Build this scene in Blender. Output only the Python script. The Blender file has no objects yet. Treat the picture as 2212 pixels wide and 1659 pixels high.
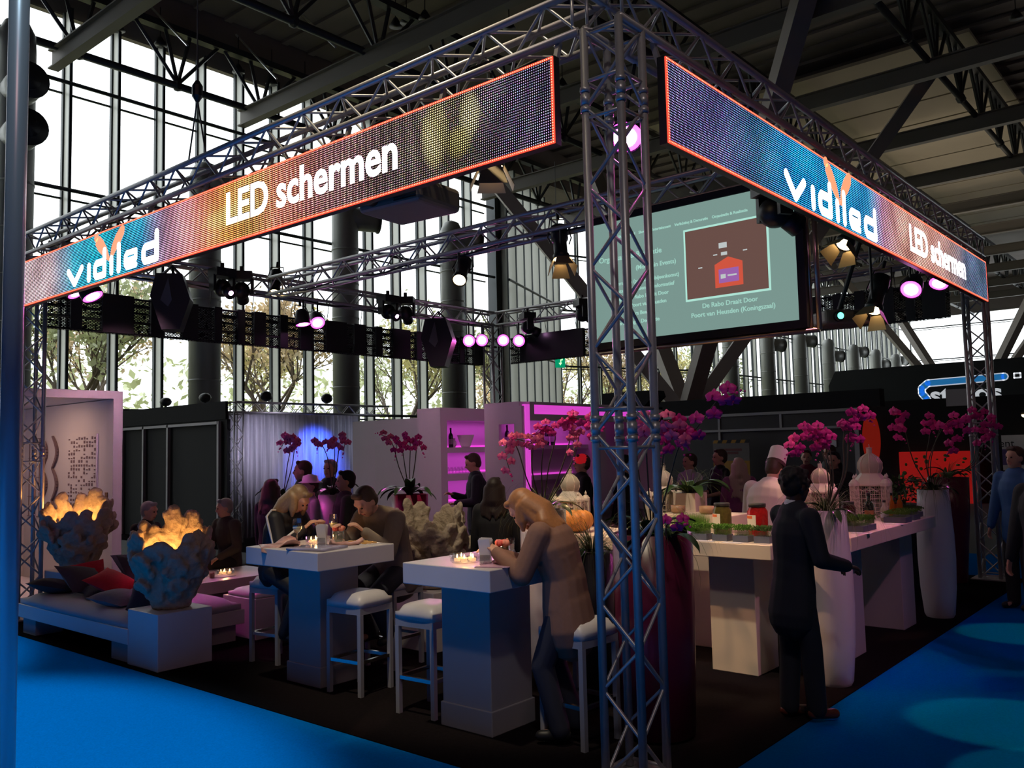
import bpy, math, random
from mathutils import Vector, Matrix
random.seed(7)
C = bpy.context.scene.collection
PI = math.pi
R = math.radians
sc = bpy.context.scene

# ------------------------------------------------------------------ camera
CAMP = Vector((-4.232, -2.732, 1.85))
F_PX, PITCH, ROLL, YAW = 1882.3, 0.07582, -0.02338, 0.7013
_fw = Vector((math.cos(PITCH)*math.cos(YAW), math.cos(PITCH)*math.sin(YAW), math.sin(PITCH)))
_r = Vector((math.sin(YAW), -math.cos(YAW), 0)); _u = _r.cross(_fw)
RT = math.cos(ROLL)*_r + math.sin(ROLL)*_u
UP = -math.sin(ROLL)*_r + math.cos(ROLL)*_u
cam = bpy.data.cameras.new('camera'); camo = bpy.data.objects.new('camera', cam); C.objects.link(camo)
cam.sensor_width = 36; cam.lens = 36*F_PX/2212; cam.clip_end = 400; cam.clip_start = .05
mw = Matrix((RT, UP, -_fw)).transposed().to_4x4(); mw.translation = CAMP
camo.matrix_world = mw
sc.camera = camo
def _ray(px, py): return (_fw*F_PX + RT*(px-1106) - UP*(py-829.5)).normalized()
def at(px, py, ax, v):
    d = _ray(px, py); return CAMP + d*((v-CAMP[ax])/d[ax])
def dp(px, py, depth):
    d = _ray(px, py); return CAMP + d*(depth/d.dot(_fw))

# ------------------------------------------------------------------ world and light
sc.view_settings.view_transform = 'Standard'; sc.view_settings.look = 'None'
sc.view_settings.gamma = 1; sc.view_settings.use_curve_mapping = False
sc.view_settings.exposure = 0.0
w = bpy.data.worlds.new('overcast_sky'); sc.world = w; w.use_nodes = True
w.node_tree.nodes['Background'].inputs[0].default_value = (.95, .97, 1, 1)
w.node_tree.nodes['Background'].inputs[1].default_value = 2.6
def lamp(name, kind, loc, energy, color, target=None, size=.1, angle=40, blend=.4, sy=None):
    l = bpy.data.lights.new(name, kind); l.energy = energy; l.color = color
    if kind == 'SPOT': l.spot_size = R(angle); l.spot_blend = blend; l.shadow_soft_size = size
    elif kind == 'AREA':
        l.size = size
        if sy: l.shape = 'RECTANGLE'; l.size_y = sy
    else: l.shadow_soft_size = size
    o = bpy.data.objects.new(name, l); C.objects.link(o); o.location = loc
    if target is not None:
        o.rotation_euler = (Vector(target)-Vector(loc)).to_track_quat('-Z', 'Y').to_euler()
    return o
WARM = (1, .62, .3); MAG = (1, .12, .62); PINK = (1, .3, .6)
# overhead hall spots, along with unseen fill lamps added to brighten parts
lamp('hall_and_fill_lamp', 'SPOT', (-3, 1, 12), 2600, (1, .85, .6), (.2, 1.8, 4.4), .15, 24)
for yy_ in (-1.0, 3.4, 7.8): lamp('hall_and_fill_lamp', 'SPOT', (-3.9, yy_, 14), 4700, (.55, .87, 1), (-3.9, yy_, 0), .1, 30, .35)  # unseen lamps added overhead to brighten only the left carpet
lamp('hall_and_fill_lamp', 'AREA', (-8, -8, 14), 105, (1, .55, .5), (2, 2, 2), 3.0)  # added soft fill from behind the camera, no fixture there
lamp('hall_and_fill_lamp', 'SPOT', (-7, -5, 12.5), 620, (1, .95, .9), (0, 0, 2.6), .3, 17, .7)  # added neutral lamp that lightens the near truss column
lamp('roof_fill', 'AREA', (40, 8, 7), 260, (1, .85, .65), (40, 8, 16), 10)  # added upward fill that brightens the roof panels
lamp('hall_and_fill_lamp', 'SPOT', (3, -9, 12), 260, (.1, .25, 1), (4.2, -1.9, 0), .2, 26, .8)
lamp('hall_and_fill_lamp', 'SPOT', (5, -8, 12), 3000, (.02, 1, .35), (2.3, -1.45, 0), .02, 5, .3)
lamp('hall_and_fill_lamp', 'SPOT', (8, -8, 12), 2400, (.02, 1, .35), (5.3, -1.0, 0), .02, 4.5, .3)
lamp('hall_and_fill_lamp', 'SPOT', (6, -8, 12), 2200, (.02, 1, .4), (1.4, -1.9, 0), .02, 4.5, .2)

# ------------------------------------------------------------------ materials
MATS = {}
def mat(name, col, rough=.6, metal=0, emit=None, es=0, noise=0, nscale=8, spec=None, trans=0, bump=0):
    if name in MATS: return MATS[name]
    m = bpy.data.materials.new(name); m.use_nodes = True; nt = m.node_tree; b = nt.nodes['Principled BSDF']
    b.inputs['Base Color'].default_value = (*col, 1); b.inputs['Roughness'].default_value = rough
    b.inputs['Metallic'].default_value = metal
    if spec is not None: b.inputs['Specular IOR Level'].default_value = spec
    if trans: b.inputs['Transmission Weight'].default_value = trans
    if emit: b.inputs['Emission Color'].default_value = (*emit, 1); b.inputs['Emission Strength'].default_value = es
    if noise or bump:
        tc = nt.nodes.new('ShaderNodeTexCoord'); n = nt.nodes.new('ShaderNodeTexNoise'); n.inputs['Scale'].default_value = nscale
        n.inputs['Detail'].default_value = 4
        nt.links.new(tc.outputs['Object'], n.inputs['Vector'])
        if noise:
            mx = nt.nodes.new('ShaderNodeMix'); mx.data_type = 'RGBA'; mx.blend_type = 'MIX'
            mx.inputs[6].default_value = (*[max(0, c*(1-noise)) for c in col], 1)
            mx.inputs[7].default_value = (*[min(1, c*(1+noise)) for c in col], 1)
            nt.links.new(n.outputs['Fac'], mx.inputs[0]); nt.links.new(mx.outputs[2], b.inputs['Base Color'])
        if bump:
            bp = nt.nodes.new('ShaderNodeBump'); bp.inputs['Strength'].default_value = bump; bp.inputs['Distance'].default_value = .02
            nt.links.new(n.outputs['Fac'], bp.inputs['Height']); nt.links.new(bp.outputs['Normal'], b.inputs['Normal'])
    MATS[name] = m; return m
def glass(name, tint=(1, 1, 1), gl=.08):
    if name in MATS: return MATS[name]
    m = bpy.data.materials.new(name); m.use_nodes = True; nt = m.node_tree; nt.nodes.clear()
    o = nt.nodes.new('ShaderNodeOutputMaterial'); t = nt.nodes.new('ShaderNodeBsdfTransparent'); g = nt.nodes.new('ShaderNodeBsdfGlossy')
    t.inputs[0].default_value = (*tint, 1); g.inputs['Roughness'].default_value = .03
    mx = nt.nodes.new('ShaderNodeMixShader'); mx.inputs[0].default_value = gl
    nt.links.new(t.outputs[0], mx.inputs[1]); nt.links.new(g.outputs[0], mx.inputs[2]); nt.links.new(mx.outputs[0], o.inputs[0])
    MATS[name] = m; return m
ALU = mat('aluminium', (.46, .45, .45), .38, .5, noise=.12, nscale=20)
STEEL = mat('dark_steel', (.05, .055, .06), .5, .3)
BLACK = mat('black_paint', (.012, .012, .014), .45)
DRAPE = mat('black_molton', (.006, .006, .008), .9)
WHITE = mat('white_laminate', (.72, .7, .7), .35, noise=.03, nscale=3)
PAINT = mat('white_painted_board', (.6, .57, .58), .6, noise=.05, nscale=2)
CARPET_K = mat('black_carpet', (.010, .008, .009), .95, spec=0, noise=.4, nscale=60, bump=.2)
CARPET_B = mat('blue_carpet_lit', (.0, .2, .66), .95, spec=0, noise=.25, nscale=90, bump=.3)  # lit tone of the one aisle carpet
ROOF = mat('roof_deck', (.2, .17, .165), .8, noise=.3, nscale=.6)
CREAM = mat('cream_roof_panel', (.5, .44, .34), .8, noise=.1, nscale=1)
FIN = mat('facade_fin', (.55, .56, .52), .4, .2)
MULL = mat('facade_dark_frame', (.04, .05, .055), .4, .4)
DUCT = mat('duct_metal', (.3, .31, .3), .45, .35, bump=.1, nscale=30)
STRUT = mat('painted_strut', (.36, .32, .3), .6)

# ------------------------------------------------------------------ mesh building
class M:
    def __init__(s): s.v = []; s.f = []; s.mt = None
    def add(s, vs, fs):
        n = len(s.v); s.v += [tuple(x) for x in vs]; s.f += [tuple(i+n for i in f) for f in fs]
    def box(s, x, y, z, sx, sy, sz, rz=0, rx=0, ry=0):
        "centre, full sizes"
        m = Matrix.Translation((x, y, z)) @ Matrix.Rotation(rz, 4, 'Z') @ Matrix.Rotation(ry, 4, 'Y') @ Matrix.Rotation(rx, 4, 'X')
        vs = [m @ Vector((a*sx/2, b*sy/2, c*sz/2)) for a in (-1, 1) for b in (-1, 1) for c in (-1, 1)]
        s.add(vs, [(0, 1, 3, 2), (4, 6, 7, 5), (0, 4, 5, 1), (2, 3, 7, 6), (0, 2, 6, 4), (1, 5, 7, 3)]); return s
    def bb(s, x0, x1, y0, y1, z0, z1): return s.box((x0+x1)/2, (y0+y1)/2, (z0+z1)/2, abs(x1-x0), abs(y1-y0), abs(z1-z0))
    def bar(s, p, q, w, h=None):
        h = h or w; p = Vector(p); q = Vector(q); d = q-p; L = d.length
        m = Matrix.Translation((p+q)/2) @ d.to_track_quat('Z', 'Y').to_matrix().to_4x4()
        vs = [m @ Vector((a*w/2, b*h/2, c*L/2)) for a in (-1, 1) for b in (-1, 1) for c in (-1, 1)]
        s.add(vs, [(0, 1, 3, 2), (4, 6, 7, 5), (0, 4, 5, 1), (2, 3, 7, 6), (0, 2, 6, 4), (1, 5, 7, 3)]); return s
    def tube(s, p, q, r, r2=None, n=8, cap=True):
        r2 = r if r2 is None else r2; p = Vector(p); q = Vector(q); d = q-p
        if d.length < 1e-6: return s
        rot = d.to_track_quat('Z', 'Y').to_matrix()
        vs = []
        for c, rr in ((p, r), (q, r2)):
            for i in range(n): vs.append(c + rot @ Vector((rr*math.cos(2*PI*i/n), rr*math.sin(2*PI*i/n), 0)))
        fs = [(i, (i+1) % n, n+(i+1) % n, n+i) for i in range(n)]
        if cap: fs += [tuple(range(n-1, -1, -1)), tuple(range(n, 2*n))]
        s.add(vs, fs); return s
    def path(s, pts, r, n=6, r2=None):
        pts = [Vector(p) for p in pts]; k = len(pts); r2 = r if r2 is None else r2; vs = []
        for j, p in enumerate(pts):
            d = (pts[min(j+1, k-1)] - pts[max(j-1, 0)]); rot = d.to_track_quat('Z', 'Y').to_matrix(); rr = r+(r2-r)*j/(k-1)
            # keep rings aligned with the world up to avoid twists
            z = d.normalized(); x = z.cross(Vector((0, .3, 1))).normalized(); y = z.cross(x)
            for i in range(n): vs.append(p + rr*(x*math.cos(2*PI*i/n)+y*math.sin(2*PI*i/n)))
        fs = [(j*n+i, j*n+(i+1) % n, (j+1)*n+(i+1) % n, (j+1)*n+i) for j in range(k-1) for i in range(n)]
        fs += [tuple(range(n-1, -1, -1)), tuple(range((k-1)*n, k*n))]
        s.add(vs, fs); return s
    def lathe(s, prof, x=0, y=0, z=0, n=24, cap=True, sq=None):
        vs = []
        for r, h in prof:
            for i in range(n): a = 2*PI*i/n; vs.append((x+r*math.cos(a), y+r*math.sin(a), z+h))
        k = len(prof)
        fs = [(j*n+i, j*n+(i+1) % n, (j+1)*n+(i+1) % n, (j+1)*n+i) for j in range(k-1) for i in range(n)]
        if cap: fs += [tuple(range(n-1, -1, -1)), tuple(range((k-1)*n, k*n))]
        s.add(vs, fs); return s
    def ball(s, c, rx, ry=None, rz=None, n=12, m=8, rot=None):
        ry = ry or rx; rz = rz or rx; c = Vector(c); vs = []; fs = []
        rot = rot or Matrix.Identity(3)
        vs.append(c+rot @ Vector((0, 0, -rz)))
        for j in range(1, m):
            t = PI*j/m
            for i in range(n): a = 2*PI*i/n; vs.append(c+rot @ Vector((rx*math.sin(t)*math.cos(a), ry*math.sin(t)*math.sin(a), -rz*math.cos(t))))
        vs.append(c+rot @ Vector((0, 0, rz))); L = len(vs)-1
        for i in range(n):
            fs.append((0, 1+(i+1) % n, 1+i)); fs.append((L, L-n+i, L-n+(i+1) % n))
        for j in range(m-2):
            for i in range(n): fs.append((1+j*n+i, 1+j*n+(i+1) % n, 1+(j+1)*n+(i+1) % n, 1+(j+1)*n+i))
        s.add(vs, fs); return s
    def cap(s, p, q, r1, r2, n=12, flat=1.0, side=None):
        "capsule between p and q with radii r1, r2; flat squashes it across `side`"
        p = Vector(p); q = Vector(q); d = q-p; L = d.length
        if L < 1e-6: return s.ball(p, r1)
        z = d/L; x = Vector(side) if side is not None else (Vector((0, 0, 1)) if abs(z.z) < .9 else Vector((0, 1, 0)))
        x = (x-z*x.dot(z)).normalized(); y = z.cross(x); vs = []; rings = []
        for t in (80, 50, 25, 0): rings.append((-r1*math.sin(R(t)), r1*math.cos(R(t))))
        for t in (0, 25, 50, 80): rings.append((L+r2*math.sin(R(t)), r2*math.cos(R(t))))
        for h, rr in rings:
            for i in range(n): a = 2*PI*i/n; vs.append(p+z*h+x*rr*flat*math.cos(a)+y*rr*math.sin(a))
        k = len(rings)
        fs = [(j*n+i, j*n+(i+1) % n, (j+1)*n+(i+1) % n, (j+1)*n+i) for j in range(k-1) for i in range(n)]
        fs += [tuple(range(n-1, -1, -1)), tuple(range((k-1)*n, k*n))]
        s.add(vs, fs); return s
    def poly(s, pts, thick, o=(0, 0, 0), x=(1, 0, 0), y=(0, 0, 1)):
        "flat outline in the plane x,y extruded by thick along x cross y"
        o = Vector(o); x = Vector(x); y = Vector(y); nn = x.cross(y).normalized(); n = len(pts)
        vs = [o+x*a+y*b for a, b in pts]+[o+x*a+y*b+nn*thick for a, b in pts]
        fs = [tuple(range(n-1, -1, -1)), tuple(range(n, 2*n))]+[(i, (i+1) % n, n+(i+1) % n, n+i) for i in range(n)]
        s.add(vs, fs); return s
    def build(s, name, material, parent=None, smooth=False, loc=None, rz=0):
        me = bpy.data.meshes.new(name); me.from_pydata(s.v, [], s.f); me.update()
        if smooth: me.polygons.foreach_set('use_smooth', [True]*len(me.polygons))
        if isinstance(material, (list, tuple)):
            for m_ in material: me.materials.append(m_)
        elif material: me.materials.append(material)
        o = bpy.data.objects.new(name, me); C.objects.link(o)
        if parent: o.parent = parent
        if loc is not None: o.location = loc
        if rz: o.rotation_euler = (0, 0, rz)
        return o
def tag(o, label=None, cat=None, group=None, kind=None):
    if label: o['label'] = label
    if cat: o['category'] = cat
    if group: o['group'] = group
    if kind: o['kind'] = kind
    return o
def thing(name, label, cat, loc=(0, 0, 0), rz=0, group=None):
    o = bpy.data.objects.new(name, None); o.empty_display_size = .1; C.objects.link(o)
    o.location = loc; o.rotation_euler = (0, 0, rz); return tag(o, label, cat, group)
def copy_tree(o, parent=None):
    c = o.copy(); C.objects.link(c); c.parent = parent
    for ch in list(o.children): copy_tree(ch, c)
    return c
def dup(o, loc, rz=0, label=None, group=None, scale=None):
    c = copy_tree(o); c.location = loc; c.rotation_euler = (0, 0, rz)
    if scale: c.scale = (scale,)*3
    if label: c['label'] = label
    if group: c['group'] = group
    return c
def struct(name, mb, m, smooth=False, label=None): return tag(mb.build(name, m, smooth=smooth), kind='structure', label=label)
def textmesh(s, size, x, z, align='LEFT', depth=.002, offset=0, width=None, parent=None, name='lettering', m=None, y=0, ry=0):
    "built-in font laid flat in the local XZ plane facing -Y"
    cu = bpy.data.curves.new(name, 'FONT'); cu.body = s; cu.size = size; cu.align_x = align; cu.extrude = depth; cu.offset = offset
    cu.resolution_u = 3
    o = bpy.data.objects.new(name, cu); C.objects.link(o)
    if m: cu.materials.append(m)
    o.rotation_euler = (PI/2, ry, 0); o.location = (x, y, z)
    if width: o.scale = (width, 1, 1)
    me = bpy.data.meshes.new_from_object(o); o2 = bpy.data.objects.new(name, me); C.objects.link(o2)
    o2.rotation_euler = o.rotation_euler; o2.location = o.location; o2.scale = o.scale
    bpy.data.objects.remove(o)
    if parent: o2.parent = parent
    return o2

# ------------------------------------------------------------------ the setting
fl = M().bb(-16, 82, -18, 22.3, -.06, 0); struct('floor', fl, mat('hall_floor_grey', (.035, .035, .038), .8, noise=.2, nscale=2))
ab = M().bb(-9, -.45, -.36, 21, 0, .006).bb(-.45, 1.6, 12.2, 14, 0, .006); struct('trim_5', ab, CARPET_B, label='aisle carpet in a lit blue tone left of the booth')
ab = M().bb(-9, 20, -9, -.36, 0, .005).bb(8.95, 11.5, -.36, 9, 0, .005); struct('trim_6', ab, mat('blue_carpet_shaded', (.0, .1, .36), .95, spec=0, noise=.25, nscale=90, bump=.3), label='aisle carpet in a shaded blue tone right of the booth')  # same carpet as on the left, shade put into its colour
pk = M().bb(-.45, 8.95, -.36, 8.95, 0, .012); struct('trim_1', pk, CARPET_K, label='black carpet laid as the floor of the booth')
st = M().bb(5.4, 24, 10.2, 22, 0, .012); struct('trim_2', st, CARPET_K, label='black carpet of the booth area beyond the bar')
cl = M(); cl.bb(-16, 84, -18, 22.6, 16.2, 16.5)
for i in range(60): cl.bb(-10+i*1.1, -9.75+i*1.1, -2, 22, 16.08, 16.2)
struct('ceiling', cl, ROOF)
cp = M()
for i in range(12):
    x0 = 27+i*2.6
    cp.bb(x0, x0+2.45, 3.5, 15.8, 15.3, 15.42)
struct('ceiling_panels', cp, CREAM)
wl = M().bb(-16.3, -16, -18, 22.3, 0, 16.2); struct('wall_left', wl, ROOF)
wf = M().bb(-16, 82, -18.3, -18, 0, 16.2); struct('wall_front', wf, ROOF)
wr = M().bb(82, 82.3, -18, 22.3, 0, 3).bb(82, 82.3, -18, 22.3, 13.2, 16.2).bb(82, 82.3, -18, -11, 3, 13.2); struct('wall_right', wr, ROOF)
wb = M().bb(-16, -3, 22, 22.3, 0, 16.2).bb(-3, 84, 22.1, 22.3, 14.4, 16.2).bb(-3, 23.7, 22.05, 22.2, 0, .5).bb(42, 84, 22.05, 22.2, 0, .5)
struct('wall_back', wb, ROOF)

PANE = glass('window_glass', (.97, .99, .985), .05)
wn = [0]
def bay(p, q, n_in, ztop=14.4, fin=.34, double=True):
    "one glazed bay of the facade from p to q (xy); n_in = inward normal"
    wn[0] += 1
    root = tag(thing('window_%d' % wn[0], None, None), kind='structure')
    p = Vector((*p, 0)); q = Vector((*q, 0)); n = Vector((*n_in, 0)); d = (q-p).normalized()
    root.location = p
    L = (q-p).length
    mm = M()
    mm.bar((0, 0, 0), (0, 0, ztop), .001)
    def vb(c, w, dep, z0=0, z1=ztop):
        a = math.atan2(d.y, d.x); mm.box(c.x, c.y, (z0+z1)/2, w, dep, z1-z0, a)
    mm = M(); vb(d*0+n*.05, .09, .12); mm.build('mullion', MULL, root)
    mm = M(); vb(d*.02+n*(.13+fin/2), .05, fin); mm.build('fin', FIN, root)
    mm = M(); vb(d*.0+n*(.15+fin), .08, .05); mm.build('fin_edge', MULL, root)
    mm = M()
    for z in (3.1, 6.1, 9.1, 12.1):
        mm.bar(Vector((0, 0, z)), d*L+Vector((0, 0, z)), .05, .05)
        mm.tube(n*(.2+fin)+Vector((0, 0, z+.12)), n*(.2+fin)+d*L+Vector((0, 0, z+.12)), .055, n=6)
    mm.build('transom', MULL, root)
    mm = M(); mm.bar(d*.02+Vector((0, 0, ztop/2)), d*(L-.02)+Vector((0, 0, ztop/2)), ztop, .01)
    # upright pane
    mm = M(); a = math.atan2(d.y, d.x); c = d*(L/2); mm.box(c.x, c.y, ztop/2, L, .01, ztop, a); mm.build('pane', PANE, root)
x = -3.0
x = 5.88-1.35*7
while x < 23.3:
    bay((x, 22.0), (min(x+1.35, 23.9), 22.0), (0, -1)); x += 1.35
# the glazed entrance bay that pushes out of the facade
B0, B1, B2 = Vector((24.0, 21.9)), Vector((32.6, 25.2)), Vector((41.4, 22.0))
for a, b, k in ((B0, B1, 8), (B1, B2, 7)):
    dd = (b-a)/k; nn = Vector((dd.y, -dd.x)).normalized()
    for i in range(k): bay(a+dd*i, a+dd*(i+1), nn, fin=.42 if k == 8 else .12)
for i in range(30): bay((41.4+i*1.35, 22.0), (42.75+i*1.35, 22.0), (0, -1), fin=.2)
for i in range(6): bay((82, 21-i*5.0), (82, 16-i*5.0), (-1, 0), ztop=13.4, fin=.2)
ca = M().bb(23.7, 24.05, 21.6, 22.1, 0, 16.2); struct('trim_3', ca, MULL, label='dark steel corner post of the glass facade')
rf = M(); rf.add([(23.5, 22, 14.4), (41.5, 22, 14.4), (32.6, 25.5, 14.4), (23.5, 22, 14.6), (41.5, 22, 14.6), (32.6, 25.5, 14.6)], [(0, 1, 2), (5, 4, 3), (0, 3, 4, 1), (1, 4, 5, 2), (2, 5, 3, 0)])
rf.add([(23.5, 22, 0), (41.5, 22, 0), (32.6, 25.5, 0), (23.5, 22, -.06), (41.5, 22, -.06), (32.6, 25.5, -.06)], [(0, 1, 2), (5, 4, 3), (0, 3, 4, 1), (1, 4, 5, 2), (2, 5, 3, 0)])
struct('trim_4', rf, ROOF, label='roof and floor slab of the glazed entrance bay')
# outside
og = M().bb(-60, 160, 22.4, 120, -.3, -.1); struct('ground_outside', og, mat('autumn_grass', (.22, .22, .08), .9, noise=.3, nscale=.3))

# roof trusses ------------------------------------------------------
def roof_truss(label, y, x0, x1, step, group):
    t = thing('roof_truss', label, 'roof truss', ((x0+x1)/2, y, 13), 0, group)
    L = x1-x0; a = -L/2
    M().tube((a, 0, 0), (a+L, 0, 0), .11, n=6).build('bottom_chord', STEEL, t, True)
    M().bar((a, 0, 1.7), (a+L, 0, 1.7), .3, .2).build('top_chord', STEEL, t)
    b = M(); k = int(L/step)
    for i in range(k):
        xx = a+(i+.5)*step
        for dx in (-1.35, -.4, .4, 1.35): b.tube((xx, 0, .05), (xx+dx, 0, 1.65), .06, n=5)
        b.ball((xx, 0, 0), .17, n=6, m=4)
    b.build('bracing', STEEL, t)
    return t
names = ['roof truss running just inside the glass facade', 'second roof truss in from the glass facade', 'third roof truss in from the glass facade', 'roof truss over the middle of the hall']
for i, yy in enumerate((21.2, 15.4, 9.6, 3.8)):
    roof_truss('dark steel '+names[i], yy, -10 if i < 2 else 2, 81, 2.9, 'steel roof trusses')
BEAM = mat('roof_beam_paint', (.16, .145, .13), .6)
for i in range(12):
    xx = 5.4+5.8*i
    b = M(); b.bb(-.14, .14, -12, 12, 0, .04).bb(-.03, .03, -12, 12, .04, .5).bb(-.14, .14, -12, 12, .5, .54)
    o = b.build('roof_beam', BEAM, loc=(xx, 9.5, 12.45)); tag(o, 'long painted steel beam under the roof running towards the facade', 'beam', 'parallel roof beams')
RODM = mat('polished_rod', (.7, .7, .7), .3, .8)
for (ax_, ay_, bx_, by_) in ((312, 0, 405, 98), (510, 75, 598, 170), (652, 32, 725, 102)):
    p = at(ax_, ay_, 2, 15.6); q = at(bx_, by_, 2, 13.4); o = M().tube((0, 0, 0), q-p, .035, n=6).build('tie_rod', RODM, loc=p); tag(o, 'thin shiny diagonal tie rod under the dark hall roof', 'tie rod', 'shiny roof tie rods')
# small roof lamps
RL = mat('roof_lamp_glow', (1, .8, .5), emit=(1, .72, .38), es=12)
rl = []
for px, py in ((255, 66), (346, 99), (515, 157), (587, 182), (659, 206), (1100, 62)):
    rl.append(at(px, py, 2, 14.2))
for px, py in ((855, 58), (878, 50), (918, 42), (1215, 186), (1690, 60), (2195, 40), (1640, 560), (1660, 620)): rl.append(at(px, py, 2, 14.6))
for px, py in ((1500, 415), (1520, 425), (1822, 540), (1860, 546), (1775, 556), (1850, 577), (1870, 572), (1900, 552), (1985, 600)): rl.append(at(px, py, 2, 12.2))
rl0 = None
for p in rl:
    if rl0 is None:
        rl0 = thing('roof_lamp', 'small warm downlight hanging high under the hall roof', 'ceiling lamp', p, 0, 'warm roof lamps')
        M().lathe([(.05, .28), (.1, .2), (.2, 0)], n=12).build('lamp_housing', BLACK, rl0, True)
        M().lathe([(.17, 0.01), (.16, .03)], n=12).build('lamp_lens', RL, rl0)
        M().tube((0, 0, .28), (0, 0, 1.2), .015).build('rod', BLACK, rl0)
    else: dup(rl0, p)

# tree columns
def tree_column(label, x, y):
    t = thing('branching_column', label, 'column', (x, y, 0))
    M().lathe([(.55, 0), (.45, 2.7), (.6, 3.1), (.62, 3.3)], n=16).build('pedestal', STRUT, t, True)
    for sx, sy in ((-1, -1), (1, -1), (-1, 1), (1, 1)):
        b = M(); b.bar((sx*.2, sy*.2, 3.1), (sx*5.0, sy*6.95, 14.15), .5, .42); b.build('arm', STRUT, t)
tree_column('grey branching steel column rising behind the projection screen', 21, 11.2)
tree_column('distant grey branching column at the right end of the hall', 58, 11.2)
# ducts
def duct(x, y, zt, label, g, ports):
    t = thing('air_duct', label, 'air duct', (x, y, 0), 0, g)
    M().lathe([(.46, 0), (.46, zt-.4), (.44, zt), (.3, zt+.3), (.05, zt+.42)], n=24).build('duct_pipe', DUCT, t, True)
    for k in range(int(zt/1.2)): M().lathe([(.475, k*1.2+.5), (.475, k*1.2+.56)], n=24).build('joint_ring', DUCT, t, True)
    for z, ax in ports:
        b = M(); q = Vector((ax[0], ax[1], 0)).normalized()
        b.tube((0, 0, z), q*1.15+Vector((0, 0, z)), .42, n=24); b.build('outlet', DUCT, t, True)
        b = M(); b.tube(q*1.15+Vector((0, 0, z)), q*1.22+Vector((0, 0, z)), .46, n=24); b.tube(q*1.16+Vector((0, 0, z)), q*1.26+Vector((0, 0, z)), .25, n=24)
        b.build('nozzle', STEEL, t, True)
dl = {4.3: 'ribbed grey air duct with two stacked round outlets at far left', 9.65: 'tall grey air duct rising behind the black speaker at left', 15.0: 'tall grey air duct with round outlet below the hanging projector', 20.35: 'tall grey air duct with round outlet left of the screen'}
for x, zt, po in ((4.3, 12.9, ((11.3, (-.1, -1)), (10.1, (-.1, -1)))), (9.65, 10.4, ((10, (.8, -.6)),)), (15.0, 10.4, ((10.1, (.9, -.45)),)), (20.35, 10.6, ((10.3, (.9, -.45)),))):
    duct(x, 21.0, zt, dl[x], None, po)
for i in range(8):
    duct(44.2+i*5.4, 20.9, 9.2, 'distant grey air duct standing along the far right facade', 'air ducts along the far facade', ((8.3 if i % 2 else 9.0, (.9, -.45)),))

# autumn trees outside --------------------------------------------
BARK = mat('bark', (.12, .09, .07), .9); 
LEAF = [mat('leaf_yellow', (.9, .84, .5), .8), mat('leaf_olive', (.66, .7, .48), .8), mat('leaf_rust', (.85, .7, .5), .8)]
def out_tree(x, y, h, li, seed):
    rnd = random.Random(seed)
    t = thing('autumn_tree', 'autumn tree with thin branches outside the glass facade', 'tree', (x, y, -.1), 0, 'trees outside the facade')
    b = M(); tips = []
    def grow(p, d, L, r, lev):
        q = p+d*L; b.tube(p, q, r, r*.7, n=5, cap=False)
        if lev <= 2: tips.append((p, q))
        if lev == 0: return
        for _ in range(3 if lev > 1 else 2):
            nd = (d+Vector((rnd.uniform(-.75, .75), rnd.uniform(-.75, .75), rnd.uniform(-.15, .5)))).normalized()
            grow(q if rnd.random() > .3 else p+d*L*.7, nd, L*rnd.uniform(.62, .85), r*.6, lev-1)
    grow(Vector((0, 0, 0)), Vector((rnd.uniform(-.1, .1), 0, 1)), h*.26, h*.016, 5)
    b.build('trunk', BARK, t)
    b = M()
    for p, q in tips:
        for _ in range(11):
            c = p.lerp(q, rnd.random()*1.3)+Vector((rnd.gauss(0, .22), rnd.gauss(0, .22), rnd.gauss(0, .22)))
            e = Vector((rnd.gauss(0, 1), rnd.gauss(0, 1), rnd.gauss(0, 1))).normalized(); g = e.cross(Vector((rnd.random(), .3, 1))).normalized(); s_ = rnd.uniform(.07, .17)
            b.add([c-e*s_, c+g*s_*.6, c+e*s_, c-g*s_*.6], [(0, 1, 2, 3)])
    b.build('foliage', LEAF[li], t)
for i in range(8):
    out_tree(1.5+i*8.0, 29.5, random.uniform(10.5, 12.5), i % 3, 50+i)
for i in range(8):
    out_tree(5.8+i*9.5, 40, random.uniform(12.5, 14.5), (i+1) % 3, 80+i)
hd = M()
for i in range(9000):
    c = Vector((random.uniform(-6, 75), random.uniform(46, 49), 8*random.random()**1.6)); e = Vector((random.gauss(0, 1), random.gauss(0, 1), random.gauss(0, 1))).normalized(); g = e.cross(Vector((.2, .3, 1))).normalized(); s_ = random.uniform(.15, .4)
    hd.add([c-e*s_, c+g*s_*.6, c+e*s_, c-g*s_*.6], [(0, 1, 2, 3)])
tag(hd.build('hedge', LEAF[1]), 'pale shrubs at the foot of the trees outside', 'hedge', kind='stuff')
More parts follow.
